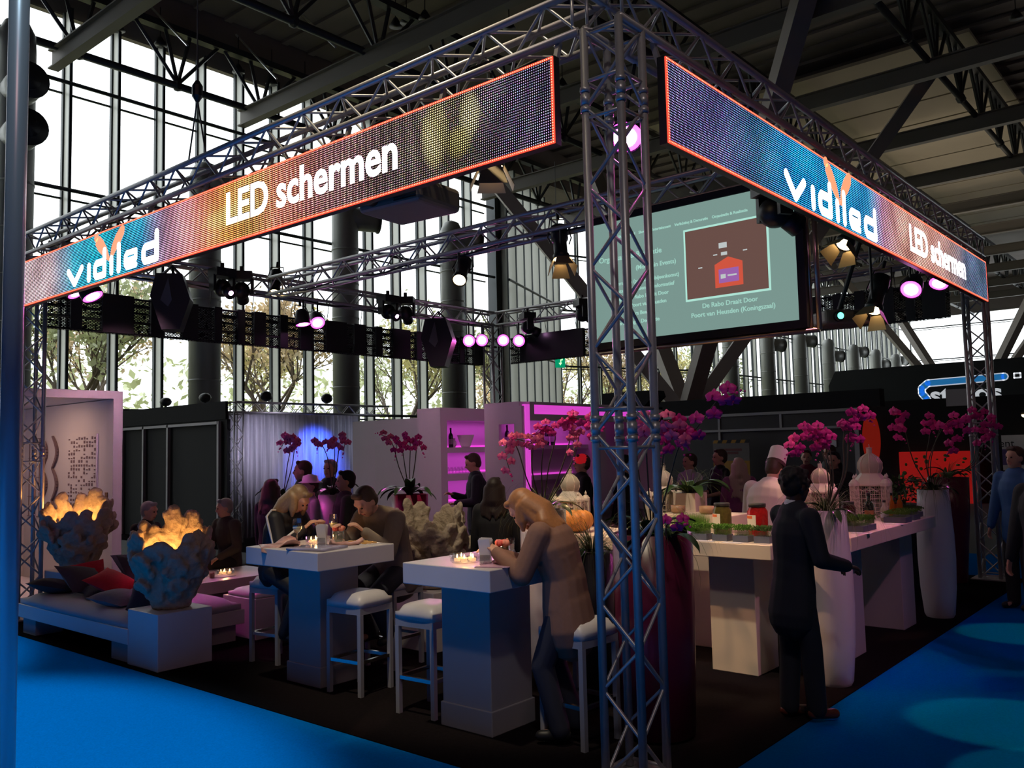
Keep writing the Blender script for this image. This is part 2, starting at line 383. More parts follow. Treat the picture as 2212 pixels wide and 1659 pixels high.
# ------------------------------------------------------------------ aluminium box truss
def box_truss(name, label, P, Q, s=.25, r=.024, step=.48, group=None, m=None, cross=None, rungs=True, up=None):
    "truss between axis points P and Q with chord spacing s"
    P = Vector(P); Q = Vector(Q); d = Q-P; L = d.length; z = d/L; m = m or ALU
    u = Vector((0, 0, 1)) if abs(z.z) < .5 else Vector((0, 1, 0)); x = z.cross(u).normalized(); y = x.cross(z)
    t = thing(name, label, 'truss', P, 0, group)
    cs = [(-1, -1), (1, -1), (1, 1), (-1, 1)]
    pos = [x*(a*s/2)+y*(b*s/2) for a, b in cs]
    for c in pos: M().tube(c, c+z*L, r, n=10).build('chord', m, t, True)
    k = max(1, round(L/step)); dl = L/k
    for i in range(4):
        a, b = pos[i], pos[(i+1) % 4]; bm = M()
        for j in range(k):
            z0 = z*(j*dl); z1 = z*((j+.5)*dl); z2 = z*((j+1)*dl)
            if i % 2: a, b = b, a
            bm.tube(a+z0, b+z1, r*.42, n=6, cap=False); bm.tube(b+z1, a+z2, r*.42, n=6, cap=False)
            if i % 2: a, b = b, a
        if rungs: bm.tube(a+z*.04, b+z*.04, r*.42, n=6); bm.tube(a+z*(L-.04), b+z*(L-.04), r*.42, n=6)
        bm.build('diagonal_bracing', m, t, True)
    return t
def couplers(t, zs, s, r=.031):
    for z in zs:
        for a in (-1, 1):
            for b in (-1, 1):
                M().tube((a*s/2, b*s/2, z-.075), (a*s/2, b*s/2, z-.045), r, n=12).tube((a*s/2, b*s/2, z-.03), (a*s/2, b*s/2, z+.03), r*.93, n=12).tube((a*s/2, b*s/2, z+.045), (a*s/2, b*s/2, z+.075), r, n=12).build('coupler', ALU, t, True)
        m_ = M()
        for a, b in (((-1, -1), (1, -1)), ((1, -1), (1, 1)), ((1, 1), (-1, 1)), ((-1, 1), (-1, -1))):
            for dz in (-.11, .11): m_.tube((a[0]*s/2, a[1]*s/2, z+dz), (b[0]*s/2, b[1]*s/2, z+dz), .011, n=6)
        m_.build('rung', ALU, t, True)
S = .245
col = {}
for nm, x, y in (('front', 0, 0), ('left', 0, 8.45), ('right', 8.75, 0), ('back', 8.5, 8.5)):
    lab = {'front': 'tall aluminium box truss column at the near booth corner', 'left': 'aluminium truss column standing left of the lounge bench', 'right': 'aluminium truss column at the right end of the LED banner', 'back': 'dark aluminium truss column rising behind the white bar'}[nm]
    t = box_truss('truss_column', lab, (x, y, .03), (x, y, 4.32), S, .025, .49, None)
    M().bb(-.22, .22, -.22, .22, -.018, -.004).build('base_plate', ALU, t)
    couplers(t, (1.93, 3.86), S)
    col[nm] = t
ZT = 4.445
trs = [('aluminium truss carrying the left LED banner', (0, .16, ZT), (0, 8.5, ZT)), ('aluminium truss carrying the right LED banner', (-.12, 0, ZT), (8.85, 0, ZT)),
       ('back left aluminium truss hung with speakers and curtain modules', (.15, 8.45, ZT-.05), (8.5, 8.45, ZT-.05)), ('back right aluminium truss hung over the white bar', (8.5, .13, ZT-.05), (8.5, 8.3, ZT-.05)),
       ('aluminium middle truss that carries the projection screen', (3.35, .13, ZT-.08), (3.35, 8.3, ZT-.08))]
for l, p, q in trs: box_truss('lighting_truss', l, p, q, S, .025, .5)
# second, higher ladder of each front truss corner block
t = box_truss('truss_corner_block', 'aluminium corner block joining the two front trusses', (0, 0, 4.6), (0, 0, 4.95), S, .025, .3)

CBL = mat('black_cable', (.01, .01, .01), .6); crn = random.Random(21)
def cable(label, p, q, sag, n=26, r=.012):
    p = Vector(p); q = Vector(q); pts = []
    for i in range(n+1):
        u = i/n; pts.append((q-p)*u+Vector((crn.gauss(0, .012), crn.gauss(0, .012), -sag*abs(math.sin(u*PI*5))+crn.gauss(0, .01))))
    tag(M().path(pts, r, 6).build('power_cable', CBL, smooth=True, loc=p), label, 'cable')
cable('black power cable drooping along the left banner truss', (.05, .6, 4.36), (.05, 8.2, 4.36), .1)
cable('second black cable looped inside the left banner truss', (-.04, .9, 4.42), (-.02, 8.2, 4.4), .06)
cable('black cable drooping along the right banner truss', (.6, .05, 4.36), (8.4, .05, 4.36), .1)
cable('black cable tied along the back left truss', (.4, 8.4, 4.3), (8.2, 8.4, 4.3), .08)
cable('black cable tied along the middle truss', (3.33, .5, 4.28), (3.33, 8.1, 4.28), .07)
# steel pole near the camera at the left edge
pp = dp(22, 998, 3.2)
t = thing('steel_pole', 'thick shiny steel pole rising at the left picture edge', 'pole', (pp.x, pp.y, 0))
M().lathe([(.036, .02), (.036, 5.2)], n=24).build('pole_tube', mat('pole_chrome', (.42, .4, .45), .28, .5), t, True)
M().lathe([(.12, 0), (.12, .015), (.05, .03), (.05, .06)], n=24).build('base', STEEL, t, True)

# ------------------------------------------------------------------ LED banners
def led_mat(name, L, H, stops, figs=()):
    m = bpy.data.materials.new(name); m.use_nodes = True; nt = m.node_tree; N = nt.nodes.new; lk = nt.links.new; nt.nodes.clear()
    out = N('ShaderNodeOutputMaterial'); em = N('ShaderNodeEmission'); tc = N('ShaderNodeTexCoord'); sp = N('ShaderNodeSeparateXYZ'); lk(tc.outputs['Object'], sp.inputs[0])
    def mth(op, a, b=None, c=None):
        n = N('ShaderNodeMath'); n.operation = op
        for i, v in enumerate((a, b, c)):
            if v is None: continue
            if isinstance(v, (int, float)): n.inputs[i].default_value = v
            else: lk(v, n.inputs[i])
        return n.outputs[0]
    cr = N('ShaderNodeValToRGB'); e = cr.color_ramp.elements
    while len(e) > 1: e.remove(e[-1])
    e[0].position = stops[0][0]/L; e[0].color = (*stops[0][1], 1)
    for p, c in stops[1:]: k = e.new(p/L); k.color = (*c, 1)
    lk(mth('DIVIDE', sp.outputs[0], L), cr.inputs[0])
    pitch = H/32
    fx = mth('SUBTRACT', mth('FRACT', mth('DIVIDE', sp.outputs[0], pitch)), .5); fz = mth('SUBTRACT', mth('FRACT', mth('DIVIDE', sp.outputs[2], pitch)), .5)
    dd = mth('ADD', mth('MULTIPLY', fx, fx), mth('MULTIPLY', fz, fz))
    dot = mth('LESS_THAN', dd, .06)
    # brightness mottling of the moving picture
    ns = N('ShaderNodeTexNoise'); ns.inputs['Scale'].default_value = 2.2; ns.inputs['Detail'].default_value = 3; lk(tc.outputs['Object'], ns.inputs['Vector'])
    br = mth('MULTIPLY', mth('SUBTRACT', ns.outputs['Fac'], .1), 2.2)
    col_ = cr.outputs['Color']
    wn_ = N('ShaderNodeTexWhiteNoise'); wn_.noise_dimensions = '2D'; cx = N('ShaderNodeCombineXYZ'); lk(mth('FLOOR', mth('DIVIDE', sp.outputs[0], pitch)), cx.inputs[0]); lk(mth('FLOOR', mth('DIVIDE', sp.outputs[2], pitch)), cx.inputs[1]); lk(cx.outputs[0], wn_.inputs['Vector'])
    mx = N('ShaderNodeMix'); mx.data_type = 'RGBA'; mx.inputs[0].default_value = .05; lk(col_, mx.inputs[6]); lk(wn_.outputs['Color'], mx.inputs[7]); col_ = mx.outputs[2]
    for (x0, z0, rx, rz_, c) in figs:
        ex = mth('DIVIDE', mth('SUBTRACT', sp.outputs[0], x0), rx); ez = mth('DIVIDE', mth('SUBTRACT', sp.outputs[2], z0), rz_)
        msk = mth('MULTIPLY', mth('MAXIMUM', mth('SUBTRACT', 1, mth('ADD', mth('MULTIPLY', ex, ex), mth('MULTIPLY', ez, ez))), 0), .9)
        mx = N('ShaderNodeMix'); mx.data_type = 'RGBA'; lk(msk, mx.inputs[0]); lk(col_, mx.inputs[6]); mx.inputs[7].default_value = (*c, 1); col_ = mx.outputs[2]
    # red border row
    bx = mth('GREATER_THAN', mth('ABSOLUTE', mth('SUBTRACT', sp.outputs[0], L/2)), L/2-pitch*1.0); bz = mth('GREATER_THAN', mth('ABSOLUTE', mth('SUBTRACT', sp.outputs[2], H/2)), H/2-pitch*1.0)
    bd = mth('MAXIMUM', bx, bz)
    mx = N('ShaderNodeMix'); mx.data_type = 'RGBA'; lk(bd, mx.inputs[0]); lk(col_, mx.inputs[6]); mx.inputs[7].default_value = (1, .09, .05, 1)
    lk(mx.outputs[2], em.inputs[0])
    st = mth('ADD', mth('MULTIPLY', mth('MULTIPLY', dot, br), 7.5), mth('MULTIPLY', bd, mth('ADD', mth('MULTIPLY', dot, 5), 1.2)))
    lk(mth('ADD', st, .03), em.inputs[1]); lk(em.outputs[0], out.inputs[0])
    return m
LWHITE = mat('led_white', (1, 1, 1), emit=(.95, .93, 1), es=5.0)
LORANGE = mat('led_orange', (1, .5, .3), emit=(1, .32, .16), es=1.25)
def ribbon(m, pts, w, y=-.006):
    "rounded flat stroke through pts (x,z) in the XZ plane"
    for (a, b), (c, d_) in zip(pts[:-1], pts[1:]):
        v = Vector((c-a, d_-b)); 
        if v.length < 1e-6: continue
        v.normalize(); n = Vector((-v.y, v.x))*w/2
        m.poly([(a-n.x, b-n.y), (c-n.x, d_-n.y), (c+n.x, d_+n.y), (a+n.x, b+n.y)], .004, (0, y, 0))
    for a, b in pts: m.poly([(a+w/2*math.cos(t*PI/5), b+w/2*math.sin(t*PI/5)) for t in range(10)], .004, (0, y, 0))
def vidiled(x0, x1, z0, h, parent):
    "the round-cornered logo lettering v i d i l e d"
    W = x1-x0; w = h*.3; m = M(); u = W/7.0; X = lambda a: x0+a*u
    ribbon(m, [(X(0), z0+h*.78), (X(.55), z0+w/2), (X(1.15), z0+h*.78)], w)
    m.build('logo_letter', LWHITE, parent); m = M()
    ribbon(m, [(X(1.75), z0+w/2), (X(1.75), z0+h*.74)], w)
    m.build('logo_letter', LWHITE, parent); m = M()
    def bowl(a, b, tall=None):
        m = M()
        ribbon(m, [(X(b), z0+w/2), (X(a+.12), z0+w/2), (X(a), z0+w), (X(a), z0+h*.6), (X(a+.12), z0+h*.74), (X(b), z0+h*.74), (X(b), z0+w/2)], w)
        if tall: ribbon(m, [(X(b), z0+w/2), (X(b), z0+h*1.2)], w)
        m.build('logo_letter', LWHITE, parent)
    bowl(2.25, 3.0, True)
    ribbon(m, [(X(3.55), z0+w/2), (X(3.55), z0+h*.74)], w)
    m.build('logo_letter', LWHITE, parent); m = M()
    ribbon(m, [(X(4.1), z0+h*1.2), (X(4.1), z0+w/2)], w)
    m.build('logo_letter', LWHITE, parent); m = M()
    ribbon(m, [(X(5.35), z0+w/2), (X(4.72), z0+w/2), (X(4.6), z0+w), (X(4.6), z0+h*.6), (X(4.72), z0+h*.74), (X(5.35), z0+h*.74), (X(5.35), z0+h*.42), (X(4.6), z0+h*.42)], w*.8)
    m.build('logo_letter', LWHITE, parent)
    bowl(5.9, 6.8, True)
    return None
def vmark(x0, x1, z0, z1, parent):
    "two dancing figures leaning into a V"
    m = M(); c = x0+(x1-x0)*.5; h = z1-z0
    def limb(pts, ws):
        left = []; right = []
        for i, ((a, b), w_) in enumerate(zip(pts, ws)):
            p0 = Vector(pts[max(i-1, 0)]); p1 = Vector(pts[min(i+1, len(pts)-1)]); v = (p1-p0).normalized(); n = Vector((-v.y, v.x))*w_/2
            left.append((a+n.x, b+n.y)); right.append((a-n.x, b-n.y))
        for i in range(len(pts)-1): m.poly([right[i], right[i+1], left[i+1], left[i]], .004, (0, -.004, 0))
    limb([(c, z0), (c-(c-x0)*.35, z0+h*.35), (c-(c-x0)*.65, z0+h*.6), (x0+.03, z0+h*.82), (x0+.02, z0+h*.9)], [.03, .11, .14, .12, .05])
    limb([(c+.02, z0), (c+(x1-c)*.3, z0+h*.35), (c+(x1-c)*.6, z0+h*.62), (x1-.03, z0+h*.86), (x1, z0+h)], [.03, .1, .13, .11, .05])
    m.poly([(x0+.045*math.cos(t*PI/6), z0+h*.93+.045*math.sin(t*PI/6)) for t in range(12)], .004, (0, -.004, 0))
    return m.build('logo_figures', LORANGE, parent)
def banner(label, loc, rz, L, H, mt):
    t = thing('led_banner', label, 'LED screen', loc, rz)
    M().bb(-.006, L+.006, .01, .06, -.006, H+.006).build('cabinet', BLACK, t)
    M().bb(0, L, 0, .01, 0, H).build('screen_face', mt, t)
    k = int(L/1)
    for i in range(k+1): M().bar((min(L-.02, max(.02, L*i/k)), .05, H-.05), (min(L-.02, max(.02, L*i/k)), .1, H+.12), .03).build('hanger', ALU, t)
    for i in range(k): M().bb(i+.2, i+.8, .06, .1, .14, H-.14).build('power_box', BLACK, t)
    return t
bl = [(0, (.5, .35, .38)), (.9, (.45, .3, .33)), (1.5, (.03, .3, .5)), (2.2, (.0, .38, .58)), (3.0, (.02, .25, .5)), (3.5, (.45, .2, .3)), (4.1, (.8, .16, .1)), (4.5, (1, .3, .06)), (4.8, (1, .45, .12)), (5.2, (.75, .17, .1)), (5.8, (.3, .12, .12)), (6.5, (.14, .09, .09)), (7.2, (.12, .09, .07)), (7.7, (.08, .06, .11)), (8.0, (.1, .08, .14))]
ban = banner('long LED banner with orange glow and logo on the left truss', (-.2, 8.3, 3.66), -PI/2, 8.0, .53,
             led_mat('led_picture_left', 8.0, .53, bl, ((7.0, .3, .14, .24, (.75, .6, .25)), (7.32, .36, .1, .17, (.7, .58, .28)), (7.22, .2, .13, .12, (.5, .4, .15)), (4.6, .24, .5, .12, (1, .6, .2)))))
vidiled(1.4, 3.36, .035, .235, ban); vmark(2.05, 2.64, .2, .5, ban)
textmesh('LED schermen', .385, 4.47, .165, offset=.008, parent=ban, m=LWHITE, y=-.006, width=.95)
br_ = [(0, (.1, .08, .2)), (.7, (.06, .06, .18)), (1.3, (.02, .1, .22)), (1.9, (.0, .2, .6)), (2.8, (.0, .3, .75)), (3.6, (.02, .25, .6)), (4.0, (.3, .14, .22)), (4.6, (.65, .3, .25)), (5.6, (.55, .25, .2)), (6.6, (.3, .2, .2)), (7.2, (.07, .1, .18)), (8.2, (.04, .08, .15))]
bar_ = banner('LED banner with blue glow and logo on the right truss', (.27, -.2, 3.66), 0, 8.28, .53, led_mat('led_picture_right', 8.28, .53, br_))
vidiled(1.72, 3.8, .025, .235, bar_); vmark(2.56, 3.13, .2, .52, bar_)
textmesh('LED schermen', .385, 4.82, .135, offset=.008, parent=bar_, m=LWHITE, y=-.006, width=1.0)

# ------------------------------------------------------------------ projection screen
PR = lambda n, c, s=1.0: mat(n, (0, 0, 0), emit=c, es=s)
SC = thing('projection_screen', 'large framed projection screen showing a teal web page', 'projection screen', (3.2, 2.38, 2.93), -PI/2)
SW, SH = 2.16, 1.24
M().bb(0, SW, 0, .02, 0, SH).build('screen_fabric', PR('projected_teal', (.19, .3, .27)), SC)
M().bb(-.07, 0, -.02, .05, -.07, SH+.07).bb(SW, SW+.07, -.02, .05, -.07, SH+.07).bb(0, SW, -.02, .05, SH, SH+.07).bb(0, SW, -.02, .05, -.07, 0).build('frame', DRAPE, SC)
M().tube((-.1, .02, -.1), (SW+.16, .02, -.1), .024, n=10).tube((SW+.16, .02, -.1), (SW+.16, .02, SH+.1), .024, n=10).tube((SW+.09, .03, -.1), (SW+.09, .03, SH+.1), .016, n=10).build('pipe_frame', mat('warm_pipe', (.5, .36, .25), .3, .9), SC, True)
TXT = PR('projected_text', (.34, .62, .53)); TXT2 = PR('projected_text_bright', (.42, .76, .65))
for s, x, z, h in (('Licht - Geluid    Show\'s & Entertainment    Verlichting & Decoratie    Organisatie & Realisatie', .3, 1.06, .03), ('Organisatie & Realisatie', .06, .83, .062), ('(Mountain Events)', .5, .7, .05), ('300 personen (personeelsbijeenkomst)', .16, .57, .042), ('Ontstellend boeiend & Informatief', .2, .49, .042), ('Conceptie De Rabo Draait Door', .16, .41, .042), ('Gouden Poort van Heusden', .24, .33, .042), ('Gelders Beeld', .35, .245, .042), ('Verlichting & Decoratie', .25, .16, .042), ('De Rabo Draait Door', 1.22, .22, .05), ('Poort van Heusden (Koningszaal)', 1.1, .14, .05)):
    textmesh(s, h*1.25, x, z, parent=SC, m=TXT, y=-.002, offset=.0008)
gx0, gx1, gz0, gz1 = 1.07, 1.89, .32, .98
M().bb(gx0-.02, gx1+.02, -.004, 0, gz0-.02, gz1+.02).build('picture_border', TXT2, SC)
M().bb(gx0, gx1, -.007, -.004, gz0, gz1).build('picture', PR('projected_brown', (.14, .075, .062)), SC)
OR = PR('projected_orange', (.62, .09, .05))
M().poly([(1.37, .39), (1.65, .39), (1.65, .61), (1.51, .67), (1.37, .61)], .002, (0, -.01, 0)).build('picture_pavilion', OR, SC)
M().bb(1.41, 1.61, -.014, -.01, .43, .56).build('picture_panel', PR('projected_violet', (.32, .12, .4)), SC)
M().bb(1.43, 1.48, -.016, -.014, .47, .51).bb(1.5, 1.59, -.016, -.014, .485, .5).bb(1.42, 1.5, -.012, -.007, .76, .81).bb(1.2, 1.24, -.012, -.007, .6, .61).bb(1.36, 1.4, -.012, -.007, .7, .71).bb(1.44, 1.5, -.012, -.007, .69, .72).bb(1.66, 1.7, -.012, -.007, .7, .71).build('picture_lights', PR('projected_pale', (.5, .55, .55)), SC)

# ------------------------------------------------------------------ LED mesh curtains
def mesh_mat():
    m = bpy.data.materials.new('perforated_curtain'); m.use_nodes = True; nt = m.node_tree; N = nt.nodes.new; lk = nt.links.new; nt.nodes.clear()
    out = N('ShaderNodeOutputMaterial'); df = N('ShaderNodeBsdfDiffuse'); tr = N('ShaderNodeBsdfTransparent'); mx = N('ShaderNodeMixShader'); tc = N('ShaderNodeTexCoord')
    df.inputs[0].default_value = (.01, .01, .012, 1)
    bt = N('ShaderNodeTexBrick'); bt.inputs['Scale'].default_value = 1; bt.inputs['Mortar Size'].default_value = .006; bt.inputs['Brick Width'].default_value = .045; bt.inputs['Row Height'].default_value = .018
    mp = N('ShaderNodeMapping'); mp.inputs['Rotation'].default_value = (PI/2, 0, 0); lk(tc.outputs['Object'], mp.inputs[0]); lk(mp.outputs[0], bt.inputs['Vector'])
    nz = N('ShaderNodeTexNoise'); nz.inputs['Scale'].default_value = 14; lk(tc.outputs['Object'], nz.inputs['Vector'])
    g = N('ShaderNodeMath'); g.operation = 'GREATER_THAN'; g.inputs[1].default_value = .4; lk(nz.outputs['Fac'], g.inputs[0])
    s1 = N('ShaderNodeMath'); s1.operation = 'SUBTRACT'; s1.inputs[0].default_value = 1; lk(bt.outputs['Fac'], s1.inputs[1])
    k = N('ShaderNodeMath'); k.operation = 'MULTIPLY'; lk(s1.outputs[0], k.inputs[0]); lk(g.outputs[0], k.inputs[1])
    k2 = N('ShaderNodeMath'); k2.operation = 'MULTIPLY'; k2.inputs[1].default_value = .95; lk(k.outputs[0], k2.inputs[0])
    lk(k2.outputs[0], mx.inputs[0]); lk(df.outputs[0], mx.inputs[1]); lk(tr.outputs[0], mx.inputs[2]); lk(mx.outputs[0], out.inputs[0])
    return m
MESHM = mesh_mat()
def curtain(label, loc, rz, L, blocks):
    t = thing('led_curtain', label, 'LED curtain', loc, rz)
    M().bb(0, L, 0, .004, 0, .5).build('mesh_sheet', MESHM, t)
    for x, w_ in blocks:
        M().bb(x, x+w_, -.03, .05, .02, .53).build('module', BLACK, t)
    b = M()
    for z in (0.01, .17, .49): b.bb(0, L, -.008, .012, z, z+.02)
    for i in range(int(L/.7)): b.tube((i*.7+.2, 0, .5), (i*.7+.2, -.06, .78), .006, n=5)
    b.build('support_rail', BLACK, t)
rn = random.Random(3); blk = []; xx = .35
while xx < 8.1: w_ = rn.choice((.12, .14, .2, .24, .42)); blk.append((xx, w_)); xx += w_+rn.choice((.18, .24, .3, .16, .26))
curtain('dark LED mesh curtain along the back left truss', (.2, 8.65, 3.5), 0, 8.1, blk)
blk = []; xx = .05
while xx < 7.8: w_ = rn.choice((.12, .14, .2, .3)); blk.append((xx, w_)); xx += w_+rn.choice((.1, .16, .2))
curtain('dark LED mesh curtain along the back right truss', (8.7, 8.2, 3.52), -PI/2, 7.9, [(.25, 1.5)]+[b for b in blk if b[0] > 1.8])

# ------------------------------------------------------------------ furniture
def bevbox(m, x0, x1, y0, y1, z0, z1, b=.006):
    m.bb(x0, x1, y0, y1, z0, z1)
def bev(o, w=.006, seg=2):
    md = o.modifiers.new('edge', 'BEVEL'); md.width = w; md.segments = seg; md.limit_method = 'ANGLE'; return o
TW = mat('table_white', (.62, .58, .6), .3, noise=.04, nscale=4); TP = mat('pedestal_grey', (.34, .32, .34), .5, noise=.05, nscale=3)
def bar_table(label, x0, x1, y0, y1, px0, px1, py0, py1):
    t = thing('bar_table', label, 'table', ((px0+px1)/2, (py0+py1)/2, .012)); ox, oy = t.location.x, t.location.y
    bev(M().bb(x0-ox, x1-ox, y0-oy, y1-oy, .97, 1.108).build('tabletop', TW, t))
    bev(M().bb(px0-ox, px1-ox, py0-oy, py1-oy, .06, .97).build('pedestal', TP, t))
    bev(M().bb(px0-ox-.012, px1-ox+.012, py0-oy-.012, py1-oy+.012, 0, .16).build('plinth', TP, t))
    return t
bar_table('white high table with glass, candles and menu beside the blonde woman', -.22, .6, .87, 1.65, .05, .47, 1.12, 1.56)
bar_table('white high table covered with papers and wine glasses at left', -.18, .58, 2.62, 3.56, .13, .52, 3.0, 3.42)
SEAT = mat('white_leather', (.6, .57, .58), .4); SLEG = mat('stool_leg_paint', (.3, .3, .34), .4)
def cushion(m, x0, x1, y0, y1, z0, z1, n=8, puff=.5):
    "soft padded block"
    vs = []; fs = []
    for j in range(n+1):
        for i in range(n+1):
            u = i/n*2-1; v = j/n*2-1; e = (1-abs(u)**4)*(1-abs(v)**4)
            vs.append(((x0+x1)/2+(x1-x0)/2*u*(1-.03*abs(v)**3), (y0+y1)/2+(y1-y0)/2*v*(1-.03*abs(u)**3), z0+(z1-z0)*(.45+.55*e**puff)))
    N_ = len(vs)
    for j in range(n+1):
        for i in range(n+1):
            x, y, z = vs[j*(n+1)+i]; vs.append((x, y, z0))
    for j in range(n):
        for i in range(n):
            a = j*(n+1)+i; fs.append((a, a+1, a+n+2, a+n+1)); a += N_; fs.append((a, a+n+1, a+n+2, a+1))
    for i in range(n):
        for a, b in ((i, i+1), ((n*(n+1))+i+1, n*(n+1)+i), ((i+1)*(n+1), i*(n+1)), (i*(n+1)+n, (i+1)*(n+1)+n)):
            fs.append((b, a, a+N_, b+N_))
    m.add(vs, fs); return m
def make_stool(label, loc, rz):
    t = thing('bar_stool', label, 'stool', loc, rz, None); a = .165
    cushion(M(), -.185, .185, -.185, .185, .66, .77).build('seat', SEAT, t, True)
    M().bb(-.18, .18, -.18, .18, .61, .66).build('seat_frame', SLEG, t)
    for x in (-a, a):
        for y in (-a, a): M().bb(x-.017, x+.017, y-.017, y+.017, 0, .61).build('leg', SLEG, t)
    M().bb(-a, a, -a-.012, -a+.012, .24, .265).bb(-a, a, a-.012, a+.012, .24, .265).bb(-a-.012, -a+.012, -a, a, .24, .265).bb(a-.012, a+.012, -a, a, .24, .265).build('foot_ring', mat('chromed_bar', (.6, .6, .6), .2, 1), t)
    return t
s0 = make_stool('empty white padded bar stool lit pink in front of left table', (.30, 2.72, .012), R(6))
dup(s0, (.24, 1.86, .012), R(4), 'white padded bar stool half hidden behind the near table pedestal')
dup(s0, (.36, .64, .012), R(-4), 'white padded bar stool the blonde woman in brown sits on')
dup(s0, (.52, 4.12, .012), R(8), 'bar stool under the long-haired woman in black tracksuit')
dup(s0, (1.02, 3.12, .012), R(3), 'bar stool under the man leaning over the left table')

# lounge
t = thing('lounge_bench', 'low white lounge bench with grey mattress and white block legs', 'bench', (.2, 6.35, .012)); 
bev(M().bb(-.6, .6, -1.25, 1.25, .17, .31).build('bench_frame', TW, t))
cushion(M(), -.6, .6, -1.25, 1.25, .31, .43, n=12, puff=.2).build('mattress', mat('grey_mattress', (.42, .4, .44), .8), t, True)
for x in (-.42, .4):
    for y in (-1.02, 1.02): M().bb(x-.14, x+.14, y-.16, y+.16, 0, .17).build('leg', TP, t)
t = thing('display_cube', 'white display cube under the near coral vase', 'plinth', (-.13, 4.85, .012)); bev(M().bb(-.26, .26, -.27, .27, 0, .49).build('cube_body', TW, t))
t = thing('low_table', 'long low white lounge table with candles and an egg shaped light', 'table', (1.45, 6.8, .012))
bev(M().bb(-.5, .75, -.5, .45, .3, .44).build('tabletop', TW, t)); M().bb(-.3, .5, -.3, .3, 0, .3).build('pedestal', TP, t)
t = thing('cube_stool', 'white cube stool with a loose seat cushion', 'stool', (1.15, 5.3, .012))
bev(M().bb(-.29, .29, -.3, .3, 0, .4).build('cube_body', TW, t)); cushion(M(), -.26, .26, -.27, .27, .4, .48).build('seat_cushion', SEAT, t, True)
t = thing('lounge_sofa', 'low dark sofa under the two seated older men', 'sofa', (1.95, 7.75, .012))
M().bb(-.8, .9, -.35, .35, 0, .32).build('sofa_base', TP, t); cushion(M(), -.8, .9, -.35, .35, .32, .44).build('seat_cushion', DRAPE, t, True)
cols = [('pillow_charcoal', (.03, .03, .035)), ('pillow_red', (.55, .02, .03)), ('pillow_grey', (.16, .16, .19)), ('pillow_striped', (.06, .05, .055))]
PM = [mat(n, c, .9, noise=.2, nscale=30) for n, c in cols]
def pillow(label, p, rot, size, m):
    b = M(); n = 10; vs = []; fs = []
    for s_ in (1, -1):
        o0 = len(vs)
        for j in range(n+1):
            for i in range(n+1):
                u = i/n*2-1; v = j/n*2-1; e = max(0, (1-u*u)*(1-v*v))**.5
                k = 1-.1*(1-abs(u*v))*max(abs(u), abs(v))**2
                vs.append((size/2*u*k, size/2*v*k, s_*size*.17*e))
        for j in range(n):
            for i in range(n):
                a = o0+j*(n+1)+i; q = (a, a+1, a+n+2, a+n+1); fs.append(q if s_ > 0 else q[::-1])
    b.add(vs, fs); o = b.build('throw_pillow', m, smooth=True); o.location = p; o.rotation_euler = [R(a) for a in rot]
    return tag(o, label, 'pillow', 'pillows heaped on the lounge bench')
pl = [('flat grey pillow in front centre of the lounge bench', (-.1, 5.85, .49), (8, 0, 20), .46, 2), ('black pillow standing slumped beside the near coral vase', (-.05, 5.35, .56), (58, 0, -55), .44, 0),
      ('dark pillow with pointed corner at left end of the bench', (-.15, 7.25, .5), (12, 6, 50), .46, 0), ('dark striped pillow leaning on the pillow heap at left', (-.02, 6.85, .58), (32, 10, 10), .48, 3),
      ('red pillow squeezed between dark pillows', (.0, 6.25, .6), (25, -10, 30), .42, 1), ('bright red pillow at the back of the heap by the vase', (.52, 6.0, .68), (50, 0, -30), .46, 1),
      ('dark green black pillow at the top back of the heap', (.45, 6.5, .62), (40, 12, 5), .48, 3), ('grey shaggy pillow behind the heap', (.58, 6.95, .63), (48, 0, 25), .44, 2), ('small red pillow corner showing at the rear left', (.2, 7.25, .6), (35, -8, -20), .36, 1),
      ('black pillow lying low in the middle of the heap', (.05, 6.5, .48), (5, 0, -15), .46, 0)]
for l, p, r_, s_, k in pl: pillow(l, p, r_, s_, PM[k])

